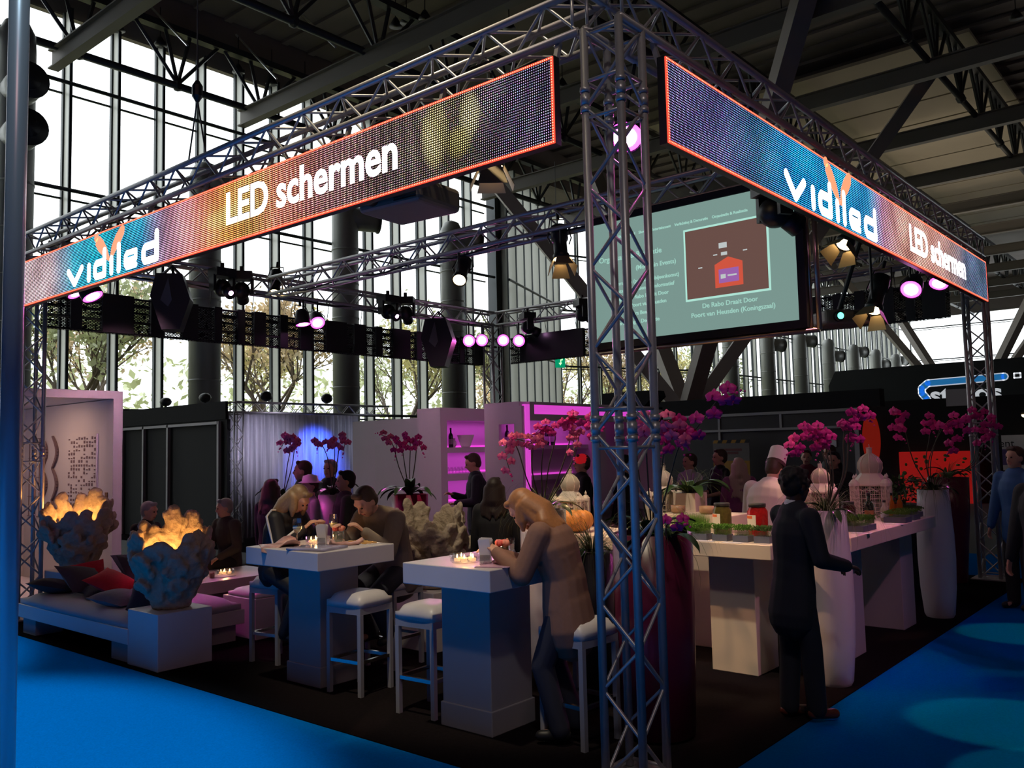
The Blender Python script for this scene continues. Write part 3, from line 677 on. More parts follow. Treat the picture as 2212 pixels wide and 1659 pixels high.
# coral vases
CORAL = mat('coral_plaster', (.4, .32, .24), .9, noise=.25, nscale=25, bump=.8)
def coral_vase(label, loc, seed, sc_=1.0, glow=None):
    rnd = random.Random(seed); t = thing('coral_vase', label, 'vase', loc); b = M()
    b.lathe([(.16, 0), (.175, .05), (.19, .15), (.22, .28), (.28, .44), (.24, .46), (.18, .28), (.15, .12), (.02, .1)], n=20)
    for ring, (r0, r1, z0, z1, k, rr) in enumerate(((.23, .315, .3, .6, 11, .06), (.235, .3, .4, .68, 9, .05), (.22, .335, .2, .46, 9, .056), (.2, .26, .12, .3, 9, .05))):
        for i in range(k):
            a = 2*PI*(i+rnd.uniform(-.2, .2)+ring*.5)/k; zz = z1*rnd.uniform(.86, 1.1)*(1-.17*math.cos(a-R(218))); r2 = r1*rnd.uniform(.85, 1.12)
            p = Vector((r0*math.cos(a), r0*math.sin(a), z0)); q = Vector((r2*math.cos(a), r2*math.sin(a), zz))
            b.cap(p, q, rr*1.1, rr*1.3, n=10, flat=.42, side=(math.cos(a), math.sin(a), 0))
            for s_ in (-1, 1):
                a2 = a+s_*.2; q2 = Vector((r2*math.cos(a2), r2*math.sin(a2), zz*rnd.uniform(.82, .97))); b.cap(p.lerp(q, .5), q2, rr*.8, rr*.95, n=8, flat=.6, side=(math.cos(a), math.sin(a), 0))
    b.v = [(x*sc_, y*sc_, z*sc_) for x, y, z in b.v]
    o = b.build('vase_body', CORAL, t, True)
    md = o.modifiers.new('fuse', 'REMESH'); md.mode = 'VOXEL'; md.voxel_size = .014; md.use_smooth_shade = True
    md = o.modifiers.new('soft', 'SMOOTH'); md.factor = .5; md.iterations = 2
    tx = bpy.data.textures.new('coral_relief', 'CLOUDS'); tx.noise_scale = .05; md = o.modifiers.new('relief', 'DISPLACE'); md.texture = tx; md.strength = .025; md.mid_level = .5
    if glow:
        g = M().lathe([(.035, 0), (.035, .06), (.02, .075)], z=.1*sc_, n=12).build('glow_bulb', mat('vase_bulb', (1, .8, .5), emit=(1, .55, .2), es=6), t, True)
        lamp('vase_light', 'POINT', Vector(loc)+Vector((0, 0, .36*sc_)), glow, (1, .5, .14), size=.05)
    return t
coral_vase('large coral vase glowing orange on the white cube', (-.12, 4.85, .505), 4, 1.03, 15)
coral_vase('coral vase glowing yellow behind the pillows at left', (.45, 8.1, .56), 9, 1.15, 20)
t = thing('display_cube', 'white cube under the rear left coral vase', 'plinth', (.45, 8.1, .012)); bev(M().bb(-.27, .27, -.27, .27, 0, .54).build('cube_body', TW, t))
v3 = dp(935, 1200, 8.4)
coral_vase('unlit coral vase washed pink behind the near table', (v3.x, v3.y, .56), 13, 1.0)
t = thing('display_cube', 'white cube lit pink under the unlit coral vase', 'plinth', (v3.x, v3.y, .012)); bev(M().bb(-.27, .27, -.27, .27, 0, .54).build('cube_body', TW, t))

# ------------------------------------------------------------------ white alcove, neighbour booths
t = thing('alcove_wall', 'white exhibition alcove with relief panels at left', 'booth wall', (.7, 10.6, .0))
M().bb(-.72, .8, -1.42, -1.3, 2.68, 2.79).bb(.67, .8, -1.42, -1.3, 0, 2.68).bb(-.72, -.6, -1.42, -1.3, 0, 2.68).build('front_frame', PAINT, t)
M().bb(.68, .78, -1.3, 1.7, 0, 2.68).build('side_panel', PAINT, t)
M().bb(-.72, .68, 1.6, 1.7, 0, 2.68).build('back_panel', PAINT, t)
M().bb(-.72, .78, -1.3, 1.7, 2.69, 2.74).build('roof_panel', PAINT, t)
M().bb(-.72, .67, -1.3, 1.6, .005, .05).build('floor_panel', WHITE, t)
LN = mat('panel_line', (.18, .12, .13), .8)
b = M()
for i in range(5): b.bb(.668, .68, 1.0, 1.45, 2.2-i*.3, 2.206-i*.3)
for y in (1.02, 1.2, 1.4): b.bb(.668, .68, y, y+.006, 1.0, 2.2)
b.build('grid_relief', LN, t)
for yy in (.52, .9):
    b = M()
    for k in range(3):
        for j in range(12):
            a0, a1 = PI*j/12, PI*(j+1)/12
            z0, z1 = 2.22-k*.48-.48*j/12, 2.22-k*.48-.48*(j+1)/12
            b.bar((.66, yy-.16*math.sin(a0), z0), (.66, yy-.16*math.sin(a1), z1), .03, .02+.035*math.sin((a0+a1)/2))
    b.build('wave_relief', LN, t)
b = M(); rn = random.Random(5)
b2 = M(); b2.bb(.655, .68, -.95, -.0, .5, 2.22)
for i in range(11):
    for j in range(30):
        if rn.random() < .62: b.bb(.648, .656, -.93+i*.083, -.93+i*.083+.04, .55+j*.055, .55+j*.055+rn.choice((.018, .03, .04)))
b2.build('perforated_panel', PAINT, t); b.build('perforation', LN, t)
M().bb(.664, .68, -1.28+.02, -1.2, 1.2, 1.4).build('light_switch_plate', mat('brass_plate', (.3, .18, .1), .4, .6), t)
lamp('alcove_fill', 'AREA', (.5, 10.6, 2.66), 30, (1, .6, .42), (.9, 10.8, 0), 1.4)  # added fill that brightens the alcove interior
lamp('bar_fill', 'SPOT', (3.0, 5.6, 4.2), 95, (1, .55, .75), (6.2, 7.4, 1.4), .1, 70, .8)  # unseen pink lamp added to brighten the white bar walls
lamp('bar_fill', 'SPOT', (1.4, 3.9, 4.15), 75, (1, .45, .8), (4.9, 5.1, 1.7), .05, 34, .6)  # second added pink lamp, for the side of the tall bar unit
lamp('counter_wash', 'SPOT', (.3, 3.0, 4.2), 330, (1, .55, .27), (2.3, 1.1, .8), .04, 34, .3)
lamp('alcove_front_fill', 'SPOT', (1.2, 7.6, 4.1), 170, (1, .5, .7), (1.2, 9.2, 1.8), .08, 60, .8)  # added pink fill on the alcove front frame

t = thing('black_booth', 'black draped booth with slim grey uprights left of the blue curtains', 'booth', (6.14, 16.4, 0))
M().bb(-.06, 0, -2.35, 2.4, 2.66, 3.05).build('top_drape', DRAPE, t)
M().bb(-.02, .06, -2.35, 2.4, .01, 2.66).build('wall_panel', mat('booth_panel', (.007, .007, .009), .8), t)
for y in (-2.1, .05, 1.2, 2.3): M().bb(-.1, -.03, y-.035, y+.035, .012, 2.62).build('upright', mat('grey_profile', (.3, .28, .3), .5, .4), t)
M().bb(-.1, -.03, -2.1, 2.34, 2.56, 2.62).build('top_rail', MATS['grey_profile'], t)
box_truss('stage_truss', 'front truss above the blue curtained booth', (6.2, 14, 2.92), (10.6, 14, 2.92), .22, .02, .44)
box_truss('stage_truss', 'side truss on top of the black booth', (6.25, 14.3, 2.92), (6.25, 18.7, 2.92), .22, .02, .44)
box_truss('truss_column', 'slim truss post at the corner of the blue curtained booth', (6.3, 14, .015), (6.3, 14, 2.8), .22, .02, .44)
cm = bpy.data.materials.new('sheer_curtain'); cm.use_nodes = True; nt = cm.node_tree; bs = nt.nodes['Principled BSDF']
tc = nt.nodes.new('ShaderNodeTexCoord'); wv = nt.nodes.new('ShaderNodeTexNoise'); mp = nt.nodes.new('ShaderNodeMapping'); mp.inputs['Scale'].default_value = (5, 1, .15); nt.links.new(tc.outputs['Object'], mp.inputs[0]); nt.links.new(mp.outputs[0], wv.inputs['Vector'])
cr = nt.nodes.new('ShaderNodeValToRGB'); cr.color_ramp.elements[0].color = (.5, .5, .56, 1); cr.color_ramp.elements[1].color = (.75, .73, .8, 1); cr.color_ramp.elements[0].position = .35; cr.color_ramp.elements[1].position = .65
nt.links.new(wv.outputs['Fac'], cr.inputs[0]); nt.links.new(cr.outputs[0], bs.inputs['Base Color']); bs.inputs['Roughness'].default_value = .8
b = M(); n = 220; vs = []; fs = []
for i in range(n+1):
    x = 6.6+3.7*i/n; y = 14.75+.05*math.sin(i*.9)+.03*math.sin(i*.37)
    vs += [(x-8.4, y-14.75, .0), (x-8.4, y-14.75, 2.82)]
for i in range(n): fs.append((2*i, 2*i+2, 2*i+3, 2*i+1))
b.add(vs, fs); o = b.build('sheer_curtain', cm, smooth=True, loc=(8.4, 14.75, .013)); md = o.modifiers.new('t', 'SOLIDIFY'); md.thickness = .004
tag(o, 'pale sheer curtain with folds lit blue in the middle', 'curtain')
lamp('blue_stage_light', 'SPOT', (8.9, 13.6, 2.7), 330, (.05, .12, 1), (8.9, 14.75, 1.7), .05, 75, .9)
lamp('stage_light', 'SPOT', (7, 12.8, 2.75), 85, (.8, .75, 1), (7.2, 14.75, 1.6), .05, 95, .8)
lamp('stage_light', 'SPOT', (9.9, 12.8, 2.75), 30, (.7, .75, 1), (9.8, 14.75, 1.6), .05, 90, .8)

# white bar with magenta shelves
MAGE = mat('magenta_led', (1, .3, .8), emit=(.7, .06, .6), es=.85)
MAGD = mat('magenta_lit_board', (.6, .45, .6), .5)
SHW = mat('bar_white', (.62, .56, .6), .5, noise=.04, nscale=2)
t = thing('bar_cabinet', 'tall white bar unit with magenta lit corner and top band', 'cabinet', (6.8, 5.1, .012))
X = lambda v: v-6.8
Y = lambda v: v-5.1
M().bb(X(4.9), X(4.96), Y(5.24), Y(5.5), 0, 2.44).bb(X(4.9), X(4.96), Y(4.82), Y(4.96), 0, 2.44).bb(X(4.9), X(4.96), Y(4.96), Y(5.24), 2.2, 2.44).bb(X(4.9), X(4.96), Y(4.96), Y(5.24), 0, 1.9).build('side_frame', SHW, t)
M().bb(X(5.15), X(8.6), Y(4.8), Y(4.86), 2.46, 2.5).bb(X(5.15), X(8.6), Y(4.8), Y(4.86), 2.24, 2.33).bb(X(8.3), X(8.6), Y(4.8), Y(5.5), 0, 2.5).bb(X(5.05), X(5.15), Y(4.8), Y(4.86), 2.24, 2.5).bb(X(4.9), X(8.6), Y(4.86), Y(5.5), 2.44, 2.5).build('front_frame', SHW, t)
M().bb(X(5.15), X(8.3), Y(4.83), Y(4.85), 2.33, 2.46).build('light_band', MAGE, t)
M().bb(X(4.96), X(5.05), Y(4.8), Y(4.9), 0, 2.46).build('light_pillar', MAGE, t)
M().bb(X(4.96), X(8.3), Y(5.5), Y(5.56), 0, 2.44).build('back_panel', SHW, t)
for z in (1.84, 1.4, .95): M().bb(X(4.97), X(6.9), Y(5.15), Y(5.5), z, z+.06).build('shelf', SHW, t)
M().bb(X(6.9), X(7.1), Y(4.95), Y(5.5), 0, 2.44).build('divider', SHW, t)
for z in (1.9, 1.46): M().bb(X(5.0), X(6.9), Y(5.47), Y(5.495), z, z+.025).build('shelf_light', MAGE, t)
lamp('shelf_glow', 'AREA', (6.0, 5.2, 2.2), 1.6, (.85, .12, .8), (6.0, 5.5, 1.9), 1.6, sy=.1)
t = thing('bar_counter', 'long white bar counter in front of the tall bar unit', 'counter', (7.0, 4.2, .012))
M().bb(-1.6, 1.6, -.3, .3, .98, 1.08).build('worktop', SHW, t); M().bb(-1.5, 1.5, -.2, .25, 0, .98).build('counter_body', SHW, t)
t = thing('bar_cabinet', 'white shelf unit with magenta lit niches behind the bartender', 'cabinet', (5.9, 6.8, .012))
X = lambda v: v-5.9
Y = lambda v: v-6.8
M().bb(X(5.02), X(5.16), Y(6.5), Y(7.0), 0, 2.5).bb(X(6.9), X(7.1), Y(6.5), Y(7.0), 0, 2.5).bb(X(5.16), X(6.9), Y(6.5), Y(7.0), 2.31, 2.5).bb(X(5.16), X(6.9), Y(6.5), Y(7.0), 1.82, 1.9).bb(X(5.16), X(6.9), Y(6.5), Y(7.0), 1.4, 1.5).bb(X(5.16), X(6.9), Y(6.5), Y(7.0), .0, 1.06).build('carcass', SHW, t)
M().bb(X(5.16), X(6.9), Y(6.97), Y(7.0), 1.06, 2.31).build('back_panel', MAGD, t)
b = M()
for z in (1.9, 1.5, 1.06): b.bb(X(5.17), X(6.88), Y(6.93), Y(6.965), z+.005, z+.03)
b.build('shelf_light', MAGE, t)
for z in (2.25, 1.78, 1.36): lamp('shelf_glow', 'AREA', (6.0, 6.78, z), 1.5, (.85, .1, .8), (6.0, 6.95, z-.35), 1.5, sy=.08)
t = thing('white_partition', 'plain white partition wall between blue curtains and bar', 'partition', (6.4, 8.9, .012))
M().bb(-.05, .05, -1.2, 1.25, 0, 2.44).build('wall_board', SHW, t); M().bb(-.07, -.05, -.9, .6, 0, 2.0).build('door_leaf', PAINT, t)
WINE = mat('wine_bottle_glass', (.01, .012, .01), .08); WLAB = mat('wine_label', (.3, .25, .3), .6)
def bottle(label, loc, m=WINE, h=.3, r=.037, lab=WLAB, group=None, name='wine_bottle'):
    t = thing(name, label, 'bottle', loc, 0, group); k = h/.3
    M().lathe([(r*.9, 0), (r, .01), (r, .17*k), (r*.85, .195*k), (r*.38, .225*k), (r*.36, .285*k)], n=16).build('bottle_body', m, t, True)
    M().lathe([(r*.42, .27*k), (r*.42, h)], n=12).build('cap', BLACK, t, True)
    if lab: M().lathe([(r*1.02, .05*k), (r*1.02, .13*k)], n=16, cap=False).build('bottle_label', lab, t, True)
    return t
for i, (px, py, d_, l) in enumerate(((970, 966, None, 'dark wine bottle alone at left end of the lit upper shelf'), )):
    p = at(974, 960, 1, 6.62); bw = bottle(l, (p.x, 6.62, 1.913))
q = 5.3
for px, l in ((1084, 'left wine bottle seen through the side opening of the bar'), (1096, 'right wine bottle seen through the side opening of the bar')):
    p = at(px, 960, 0, 5.3); c = dup(bw, (5.3, p.y, 1.913), 0, l)
for px, l in ((1182, 'left wine bottle of the pair behind the glowing corner'), (1194, 'right wine bottle of the pair behind the glowing corner')):
    p = at(px, 960, 1, 5.3); c = dup(bw, (p.x, 5.3, 1.913), 0, l)
t = thing('white_bowl', 'wide white bowl on the lit upper shelf', 'bowl', (5.72, 6.65, 1.913)); M().lathe([(.08, 0), (.1, .01), (.19, .19), (.18, .19), (.09, .025), (.01, .02)], n=4).build('bowl_body', SHW, t)
t = thing('small_jug', 'small round jug beside the white bowl', 'jug', (5.42, 6.63, 1.913)); M().lathe([(.03, 0), (.055, .04), (.05, .09), (.03, .11), (.04, .14)], n=12).build('jug_body', MAGD, t, True)
p = M()
for i in range(11):
    c = thing('wine_glass', 'upturned glass in the row on the lower magenta shelf', 'glass', (5.22+i*.075, 6.72, 1.513), 0, 'glasses on the lower bar shelf')
    M().lathe([(.03, 0), (.034, .05), (.03, .1)], n=10).build('glass_bowl', glass('clear_glass', (.9, .9, .92), .25), c, True)

# ------------------------------------------------------------------ island counter
CT = mat('counter_beige', (.68, .58, .47), .4, noise=.04, nscale=3)
t = thing('island_counter', 'white island counter with jars and cress, near the column', 'counter', (2.5, 1.4, .012))
bev(M().bb(-.35, .4, -1.28, 1.5, .953, 1.068).build('worktop', CT, t)); bev(M().bb(-.1, .3, -1.02, -.62, .0, .953).build('pedestal', CT, t)); bev(M().bb(-.1, .3, .7, 1.2, .0, .953).build('pedestal', CT, t))
t = thing('island_counter', 'long counter with bottles and lantern behind the tall planters', 'counter', (4.2, .12, .012))
bev(M().bb(-1.25, 1.22, -.33, .35, .953, 1.068).build('worktop', CT, t)); bev(M().bb(-.9, -.5, -.15, .25, 0, .953).build('pedestal', TP, t)); bev(M().bb(.6, 1.0, -.15, .25, 0, .953).build('pedestal', TP, t))
t = thing('raised_block', 'beige raised serving block carrying two small bowls', 'stand', (3.35, 1.45, .012))
bev(M().bb(-.25, .15, -.55, .2, .0, 1.2).build('block_body', CT, t))
# ------------------------------------------------------------------ people
SKIN = mat('skin_light', (.62, .34, .24), .5, spec=.3); SKIN2 = mat('skin_dark', (.045, .022, .015), .45); 
LIP = mat('lips', (.4, .1, .09), .5); EYE = mat('eye_dark', (.03, .02, .02), .2)
def ik(a, b, l1, l2, pole):
    d = b-a; L = min(d.length, (l1+l2)*.999); z = d.normalized(); b = a+z*L
    x = max(-1, min(1, (l1*l1+L*L-l2*l2)/(2*l1*L))); p = (pole-z*pole.dot(z)).normalized()
    return a+z*(l1*x)+p*(l1*math.sqrt(max(0, 1-x*x))), b
RTA = math.atan2(RT.y, RT.x)
def rem(o, v, it=3):
    md = o.modifiers.new('fuse', 'REMESH'); md.mode = 'VOXEL'; md.voxel_size = v; md.use_smooth_shade = True
    md = o.modifiers.new('soft', 'SMOOTH'); md.factor = .5; md.iterations = it
def hand(b, w, d, n, s, curl=.5, side=1):
    "w wrist, d finger direction, n palm normal (towards the palm); five fingers"
    d = d.normalized(); n = (n-d*n.dot(d)).normalized(); l = d.cross(n)*side
    pc = w+d*.05*s; b.cap(w, w+d*.085*s, .026*s, .034*s, n=10, flat=.45, side=n)
    for i, (o_, L) in enumerate(((-.028, .068), (-.0095, .078), (.0095, .073), (.028, .058))):
        k = w+d*.085*s+l*o_*s; m1 = (d*math.cos(curl*.6)+n*math.sin(curl*.6)); m2 = (d*math.cos(curl*1.7)+n*math.sin(curl*1.7)); m3 = (d*math.cos(curl*2.4)+n*math.sin(curl*2.4))
        p1 = k+m1*L*.48*s; p2 = p1+m2*L*.3*s; p3 = p2+m3*L*.24*s
        b.cap(k, p1, .0095*s, .0088*s, n=8); b.cap(p1, p2, .0088*s, .008*s, n=8); b.cap(p2, p3, .008*s, .007*s, n=8)
    t0 = w+d*.025*s-l*.024*s; td = (d*.75-l*.6+n*.35).normalized(); t1 = t0+td*.045*s; b.cap(t0, t1, .013*s, .0105*s, n=8); td2 = (d*.9-l*.15+n*.4).normalized(); b.cap(t1, t1+td2*.034*s, .0105*s, .0085*s, n=8)
def person(label, xy, yaw, H=1.75, hip=None, lean=0, bend=0, hp=0, hy=0, roll=0, hands=None, feet=None, poles=None, top=None, bot=None, shoe=None, hair=('short', None), skin=None, fem=False,
           hem=.1, vox=.009, extra=None, sleeve=True, fat=1.0, zbase=.012, group=None, dress=False, collar=None, curl=.5):
    skin = skin or SKIN; s = H/1.75
    t = thing('person', label, 'person', (xy[0], xy[1], zbase), yaw, group)
    V = Vector; hz = (hip if hip is not None else .93*s)
    P0 = V((0, 0, hz)); a1 = R(lean); a2 = R(lean+bend); a15 = R(lean+bend*.5)
    D1 = V((math.sin(a1), 0, math.cos(a1))); D15 = V((math.sin(a15), 0, math.cos(a15))); D2 = V((math.sin(a2), 0, math.cos(a2)))
    waist = P0+D1*.14*s; chest = waist+D15*.2*s; nb = chest+D2*.17*s
    F2 = V((math.cos(a2), 0, -math.sin(a2)))
    sw = (.165 if fem else .19)*s
    hd = nb+(D2*math.cos(R(hp*.4))+F2*math.sin(R(hp*.4)))*.165*s
    shl = {1: nb-D2*.045*s+V((0, sw, 0)), -1: nb-D2*.045*s+V((0, -sw, 0))}
    hands = hands or [(.12*s, .26*s, .83*s), (.12*s, -.26*s, .83*s)]
    feet = feet or [(0, .1*s, .085*s), (.02, -.1*s, .085*s)]
    # head rotation
    hr = Matrix.Rotation(R(hy), 3, 'Z') @ Matrix.Rotation(R(hp)+a2*.35, 3, 'Y') @ Matrix.Rotation(R(roll), 3, 'X')
    hp_ = lambda x, y, z: hd+hr @ V((x, y, z))*s
    b = M(); fl = .68
    # torso
    b.cap(P0+V((0, 0, -.03)), waist, .14*s*fat, .13*s*fat, flat=.72, side=(1, 0, 0)); b.cap(waist, chest, .13*s*fat, .155*s*fat, flat=fl, side=(1, 0, 0)); b.cap(chest, nb-D2*.06*s, .14*s*fat, .12*s, flat=fl, side=(1, 0, 0))
    b.cap(nb-D2*.05*s, hp_(-.02, 0, -.06), .058*s, .052*s)
    b.cap(shl[1], shl[-1], .05*s, .05*s)
    # head
    b.ball(hp_(-.012, 0, .025), .1*s, .077*s, .098*s, 14, 10, hr); b.ball(hp_(.022, 0, -.035), .068*s, .06*s, .078*s, 12, 8, hr); b.cap(hp_(.045, .012, -.082), hp_(.045, -.012, -.082), .028*s, .028*s, n=8)
    b.cap(hp_(.082, 0, .022), hp_(.1, 0, -.018), .009*s, .015*s, n=8); b.cap(hp_(.07, .03, .04), hp_(.07, -.03, .04), .02*s, .02*s, n=8)
    for q in (1, -1): b.ball(hp_(-.01, q*.078, -.008), .02*s, .009*s, .032*s, 8, 6, hr); b.ball(hp_(.05, q*.034, -.03), .025*s, .022*s, .025*s, 8, 6, hr)
    # arms, legs
    T = M(); B = M(); SH = M(); els = {}
    pole_a = V(poles[0]) if poles else V((-.5, 0, -1))
    for i, q in enumerate((1, -1)):
        hn = V(hands[i]); a = shl[q]; po = pole_a+V((0, q*.5, 0)); el, wr = ik(a, hn, .29*s, .255*s, po); els[q] = (el, wr)
        b.cap(a, el, .048*s, .038*s); b.cap(el, wr, .038*s, .024*s)
        fd = (wr-el).normalized(); hand(b, wr, fd, V((0, -q*.3, -1)) if abs(fd.z) < .8 else V((-.2, -q, 0)), s, curl, side=q*(1 if abs(fd.z) < .8 else 1))
        T.cap(a, el, .076*s*fat, .062*s*fat); T.cap(el, el+(wr-el)*(.96 if sleeve else .1), .062*s*fat, .046*s)
        j = P0+V((0, q*.088*s, -.02)); ft = V(feet[i]); kn, an = ik(j, ft, .418*s, .405*s, V((1, q*.12, .15)))
        b.cap(j, kn, .082*s, .055*s); b.cap(kn, an, .055*s, .036*s)
        B.cap(j, kn, .092*s*fat, .076*s); B.cap(kn, an+V((0, 0, -.01)), .076*s, .068*s)
        b.cap(an+V((-.02, 0, -.03)), an+V((.11*s, 0, -.045)), .03*s, .03*s)
        SH.cap(an+V((-.035, 0, -.04)), an+V((.13*s, q*.01, -.05)), .038*s, .036*s, n=10); SH.cap(an, an+V((.03, 0, -.03)), .045*s, .045*s, n=10)
    o = b.build('body', skin, t, True); rem(o, vox)
    # clothes
    T.cap(P0+V((0, 0, -hem*.2)), waist, .185*s*fat, .168*s*fat, flat=.78, side=(1, 0, 0), n=16); T.cap(waist, chest, .168*s*fat, .195*s*fat, flat=.74, side=(1, 0, 0), n=16); T.cap(chest, nb-D2*.065*s, .195*s*fat, .15*s, flat=.7, side=(1, 0, 0), n=16)
    T.cap(shl[1]+V((0, -.02, 0)), shl[-1]+V((0, .02, 0)), .066*s, .066*s); T.cap(nb-D2*.07*s, nb-D2*.03*s, .085*s, .07*s)
    if fem: T.cap(chest+F2*.09*s+V((0, .06*s, -.02)), chest+F2*.09*s+V((0, -.06*s, -.02)), .06*s, .06*s)
    if hem > .12: T.cap(P0, P0+V((-.02, 0, -hem+.06)), .18*s*fat, .2*s*fat, flat=.8, side=(1, 0, 0), n=16)
    o = T.build('jacket' if hem > .12 else 'top', top, t, True); rem(o, max(vox, .01))
    B.cap(P0+V((0, .04, 0)), P0+V((0, -.04, 0)), .108*s*fat, .108*s*fat); o = B.build('trousers', bot or top, t, True); rem(o, max(vox, .012))
    o = SH.build('shoes', shoe or BLACK, t, True); rem(o, .012, 2)
    if collar:
        c = M(); c.cap(nb-D2*.03*s-F2*.005, nb+D2*.03*s-F2*.012, .078*s, .066*s, n=16); c.build('shirt_collar', collar, t, True)
    # eyes mouth
    e = M()
    for q in (1, -1): e.ball(hp_(.083, q*.03, .012), .009*s, .013*s, .008*s, 8, 6, hr)
    e.build('eyes', EYE, t, True); e = M(); e.cap(hp_(.08, .016, -.055), hp_(.08, -.016, -.055), .007*s, .007*s, n=6); e.build('mouth', LIP, t, True)
    # hair
    kind, hm = hair
    if kind != 'bald':
        h = M(); h.ball(hp_(-.028, 0, .042), .098*s, .086*s, .092*s, 16, 10, hr); h.ball(hp_(-.05, 0, .0), .07*s, .078*s, .085*s, 14, 8, hr)
        h.cap(hp_(.045, .03, .105), hp_(.045, -.03, .105), .026*s, .026*s, n=10)
        rn_ = random.Random(len(label))
        if kind == 'curly':
            for _ in range(70):
                v = V((rn_.gauss(0, 1)-.5, rn_.gauss(0, 1), rn_.gauss(0, 1)+.6)).normalized(); h.ball(hp_(-.03+v.x*.1, v.y*.088, .04+v.z*.096), .016*s, n=6, m=4)
        if kind in ('long', 'longer'):
            Ln = .3 if kind == 'long' else .5; h.cap(hp_(-.045, 0, -.03), nb-F2*.02*s, .078*s, .07*s); h.cap(nb-F2*.03*s, nb-F2*.1*s-D2*.06*s, .07*s, .05*s)
            for i in range(15):
                a = -1.82+i*.26; x0 = hp_(-.02-.075*math.cos(a), .082*math.sin(a), .02)
                mid = x0+hr @ V((-.02, .01*math.sin(a), -.13))*s
                down = nb-F2*(.03+.07*math.cos(a))*s+V((0, .125*math.sin(a)*s, 0))+D2*.02*(1-math.cos(a))*s; end = down-D2*(Ln-.22+rn_.uniform(-.03, .05))*s-F2*.035*s
                if abs(a) > 1.0: h.cap(x0, nb+V((-.01, .085*(1 if a > 0 else -1)*s, .01)), .03*s, .04*s, n=8)
                if abs(a) > 1.3: mid = x0+V((0, 0, -.06*s)); end = mid+V((-.01, 0, -(.06 if abs(a) > 1.6 else .1)*s)); down = mid.lerp(end, .5)
                h.cap(x0, mid, .032*s, .033*s, n=8); h.cap(mid, down, .033*s, .034*s, n=8); h.cap(down, end, .034*s, .018*s, n=8)
        if kind == 'bun': h.ball(hp_(-.13, 0, .06), .05*s, n=12, m=8)
        if kind == 'pony':
            h.cap(hp_(-.11, 0, .03), hp_(-.15, 0, -.1), .03*s, .035*s); h.cap(hp_(-.15, 0, -.1), hp_(-.12, 0, -.28), .035*s, .012*s)
        o = h.build('hair', hm, t, True); rem(o, .009, 2)
    if extra: extra(t, dict(hp_=hp_, hr=hr, nb=nb, s=s, chest=chest, F2=F2, D2=D2, P0=P0, waist=waist, shl=shl, hd=hd, els=els))
    return t
def img_yaw(phi): return RTA+R(phi)
HBLACK = mat('hair_black', (.006, .005, .004), .7); HBLOND = mat('hair_blonde', (.36, .15, .055), .5, noise=.25, nscale=60); HBROWN = mat('hair_brown', (.06, .03, .018), .6); HGREY = mat('hair_grey', (.28, .26, .26), .7); HRED = mat('hair_auburn', (.28, .07, .04), .6); HLONGB = mat('hair_dark_blonde', (.32, .2, .1), .5, noise=.25, nscale=60)
SUIT = mat('navy_suit', (.008, .01, .018), .8); SHIRT = mat('white_shirt', (.7, .7, .75), .6); BRWN = mat('brown_blazer', (.24, .12, .085), .8, noise=.1, nscale=40); JEAN = mat('dark_jeans', (.02, .022, .04), .8)
GREYC = mat('taupe_jacket', (.2, .16, .13), .8, noise=.1, nscale=40); TRK = mat('black_tracksuit', (.012, .012, .018), .6); BLU = mat('blue_parka', (.02, .09, .25), .7); DKC = mat('dark_coat', (.012, .012, .014), .8); CHEF = mat('chef_white', (.75, .7, .62), .7); DGREEN = mat('olive_sweater', (.05, .045, .04), .9)
# the man in the dark suit
person('man in dark suit with white collar standing by the tall white planter', (1.55, -.3), img_yaw(14), 1.69, lean=2, bend=4, hp=6, hy=8, hands=[(.34, .12, 1.0), (.28, -.2, 1.02)], feet=[(-.03, .07, .085), (.09, -.07, .085)],
       top=SUIT, bot=SUIT, shoe=mat('brown_leather_shoe', (.1, .025, .015), .25), hair=('curly', HBLACK), skin=SKIN2, hem=.26, vox=.007, collar=SHIRT, fat=.96)
def bracelet(t, k):
    el, wr = k['els'][1]; o = M().lathe([(.033, -.014), (.037, 0), (.033, .014)], n=16, cap=False).build('gold_watch', mat('gold', (.8, .5, .15), .2, 1), t, True, loc=wr.lerp(el, .08)); o.rotation_euler = (wr-el).to_track_quat('Z', 'Y').to_euler()
person('blonde woman in a brown blazer leaning over the near high table', (.31, .69), math.atan2(.6, -.28), 1.70, hip=.88, lean=4, bend=26, hp=42, hy=4, hands=[(.42, .13, 1.185), (.46, -.02, 1.16)], feet=[(.04, .1, .1), (-.02, -.1, .1)], poles=[(-.7, 0, -.9)],
       top=BRWN, bot=JEAN, hair=('long', HBLOND), fem=True, hem=.24, vox=.007, extra=bracelet, fat=1.1)
def stripes(t, k):
    s = k['s']
    for q in (1, -1):
        b = M(); a = k['shl'][q]; el, wr = k['els'][q]; off = Vector((-.02, q*.075, .03))
        b.path([k['nb']+Vector((-.01, q*.06, .035)), a+Vector((-.01, q*.02, .082)), a+off, a.lerp(el, .5)+off*.95, el+off*.9, el.lerp(wr, .5)+off*.75, wr+off*.6], .011, 6)
        b.build('sleeve_stripe', SHIRT, t, True)
    return
    b.build('sleeve_stripes', SHIRT, t, True)
person('woman with long dark blonde hair in black tracksuit top with white stripes', (.45, 4.05), R(-78), 1.74, hip=.84, lean=6, bend=22, hp=34, hy=8, hands=[(.42, .1, 1.19), (.4, -.1, 1.19)], feet=[(.2, .1, .3), (.2, -.1, .3)], poles=[(-.4, 0, -1)],
       top=TRK, bot=TRK, hair=('long', HLONGB), fem=True, hem=.1, vox=.009, extra=stripes)
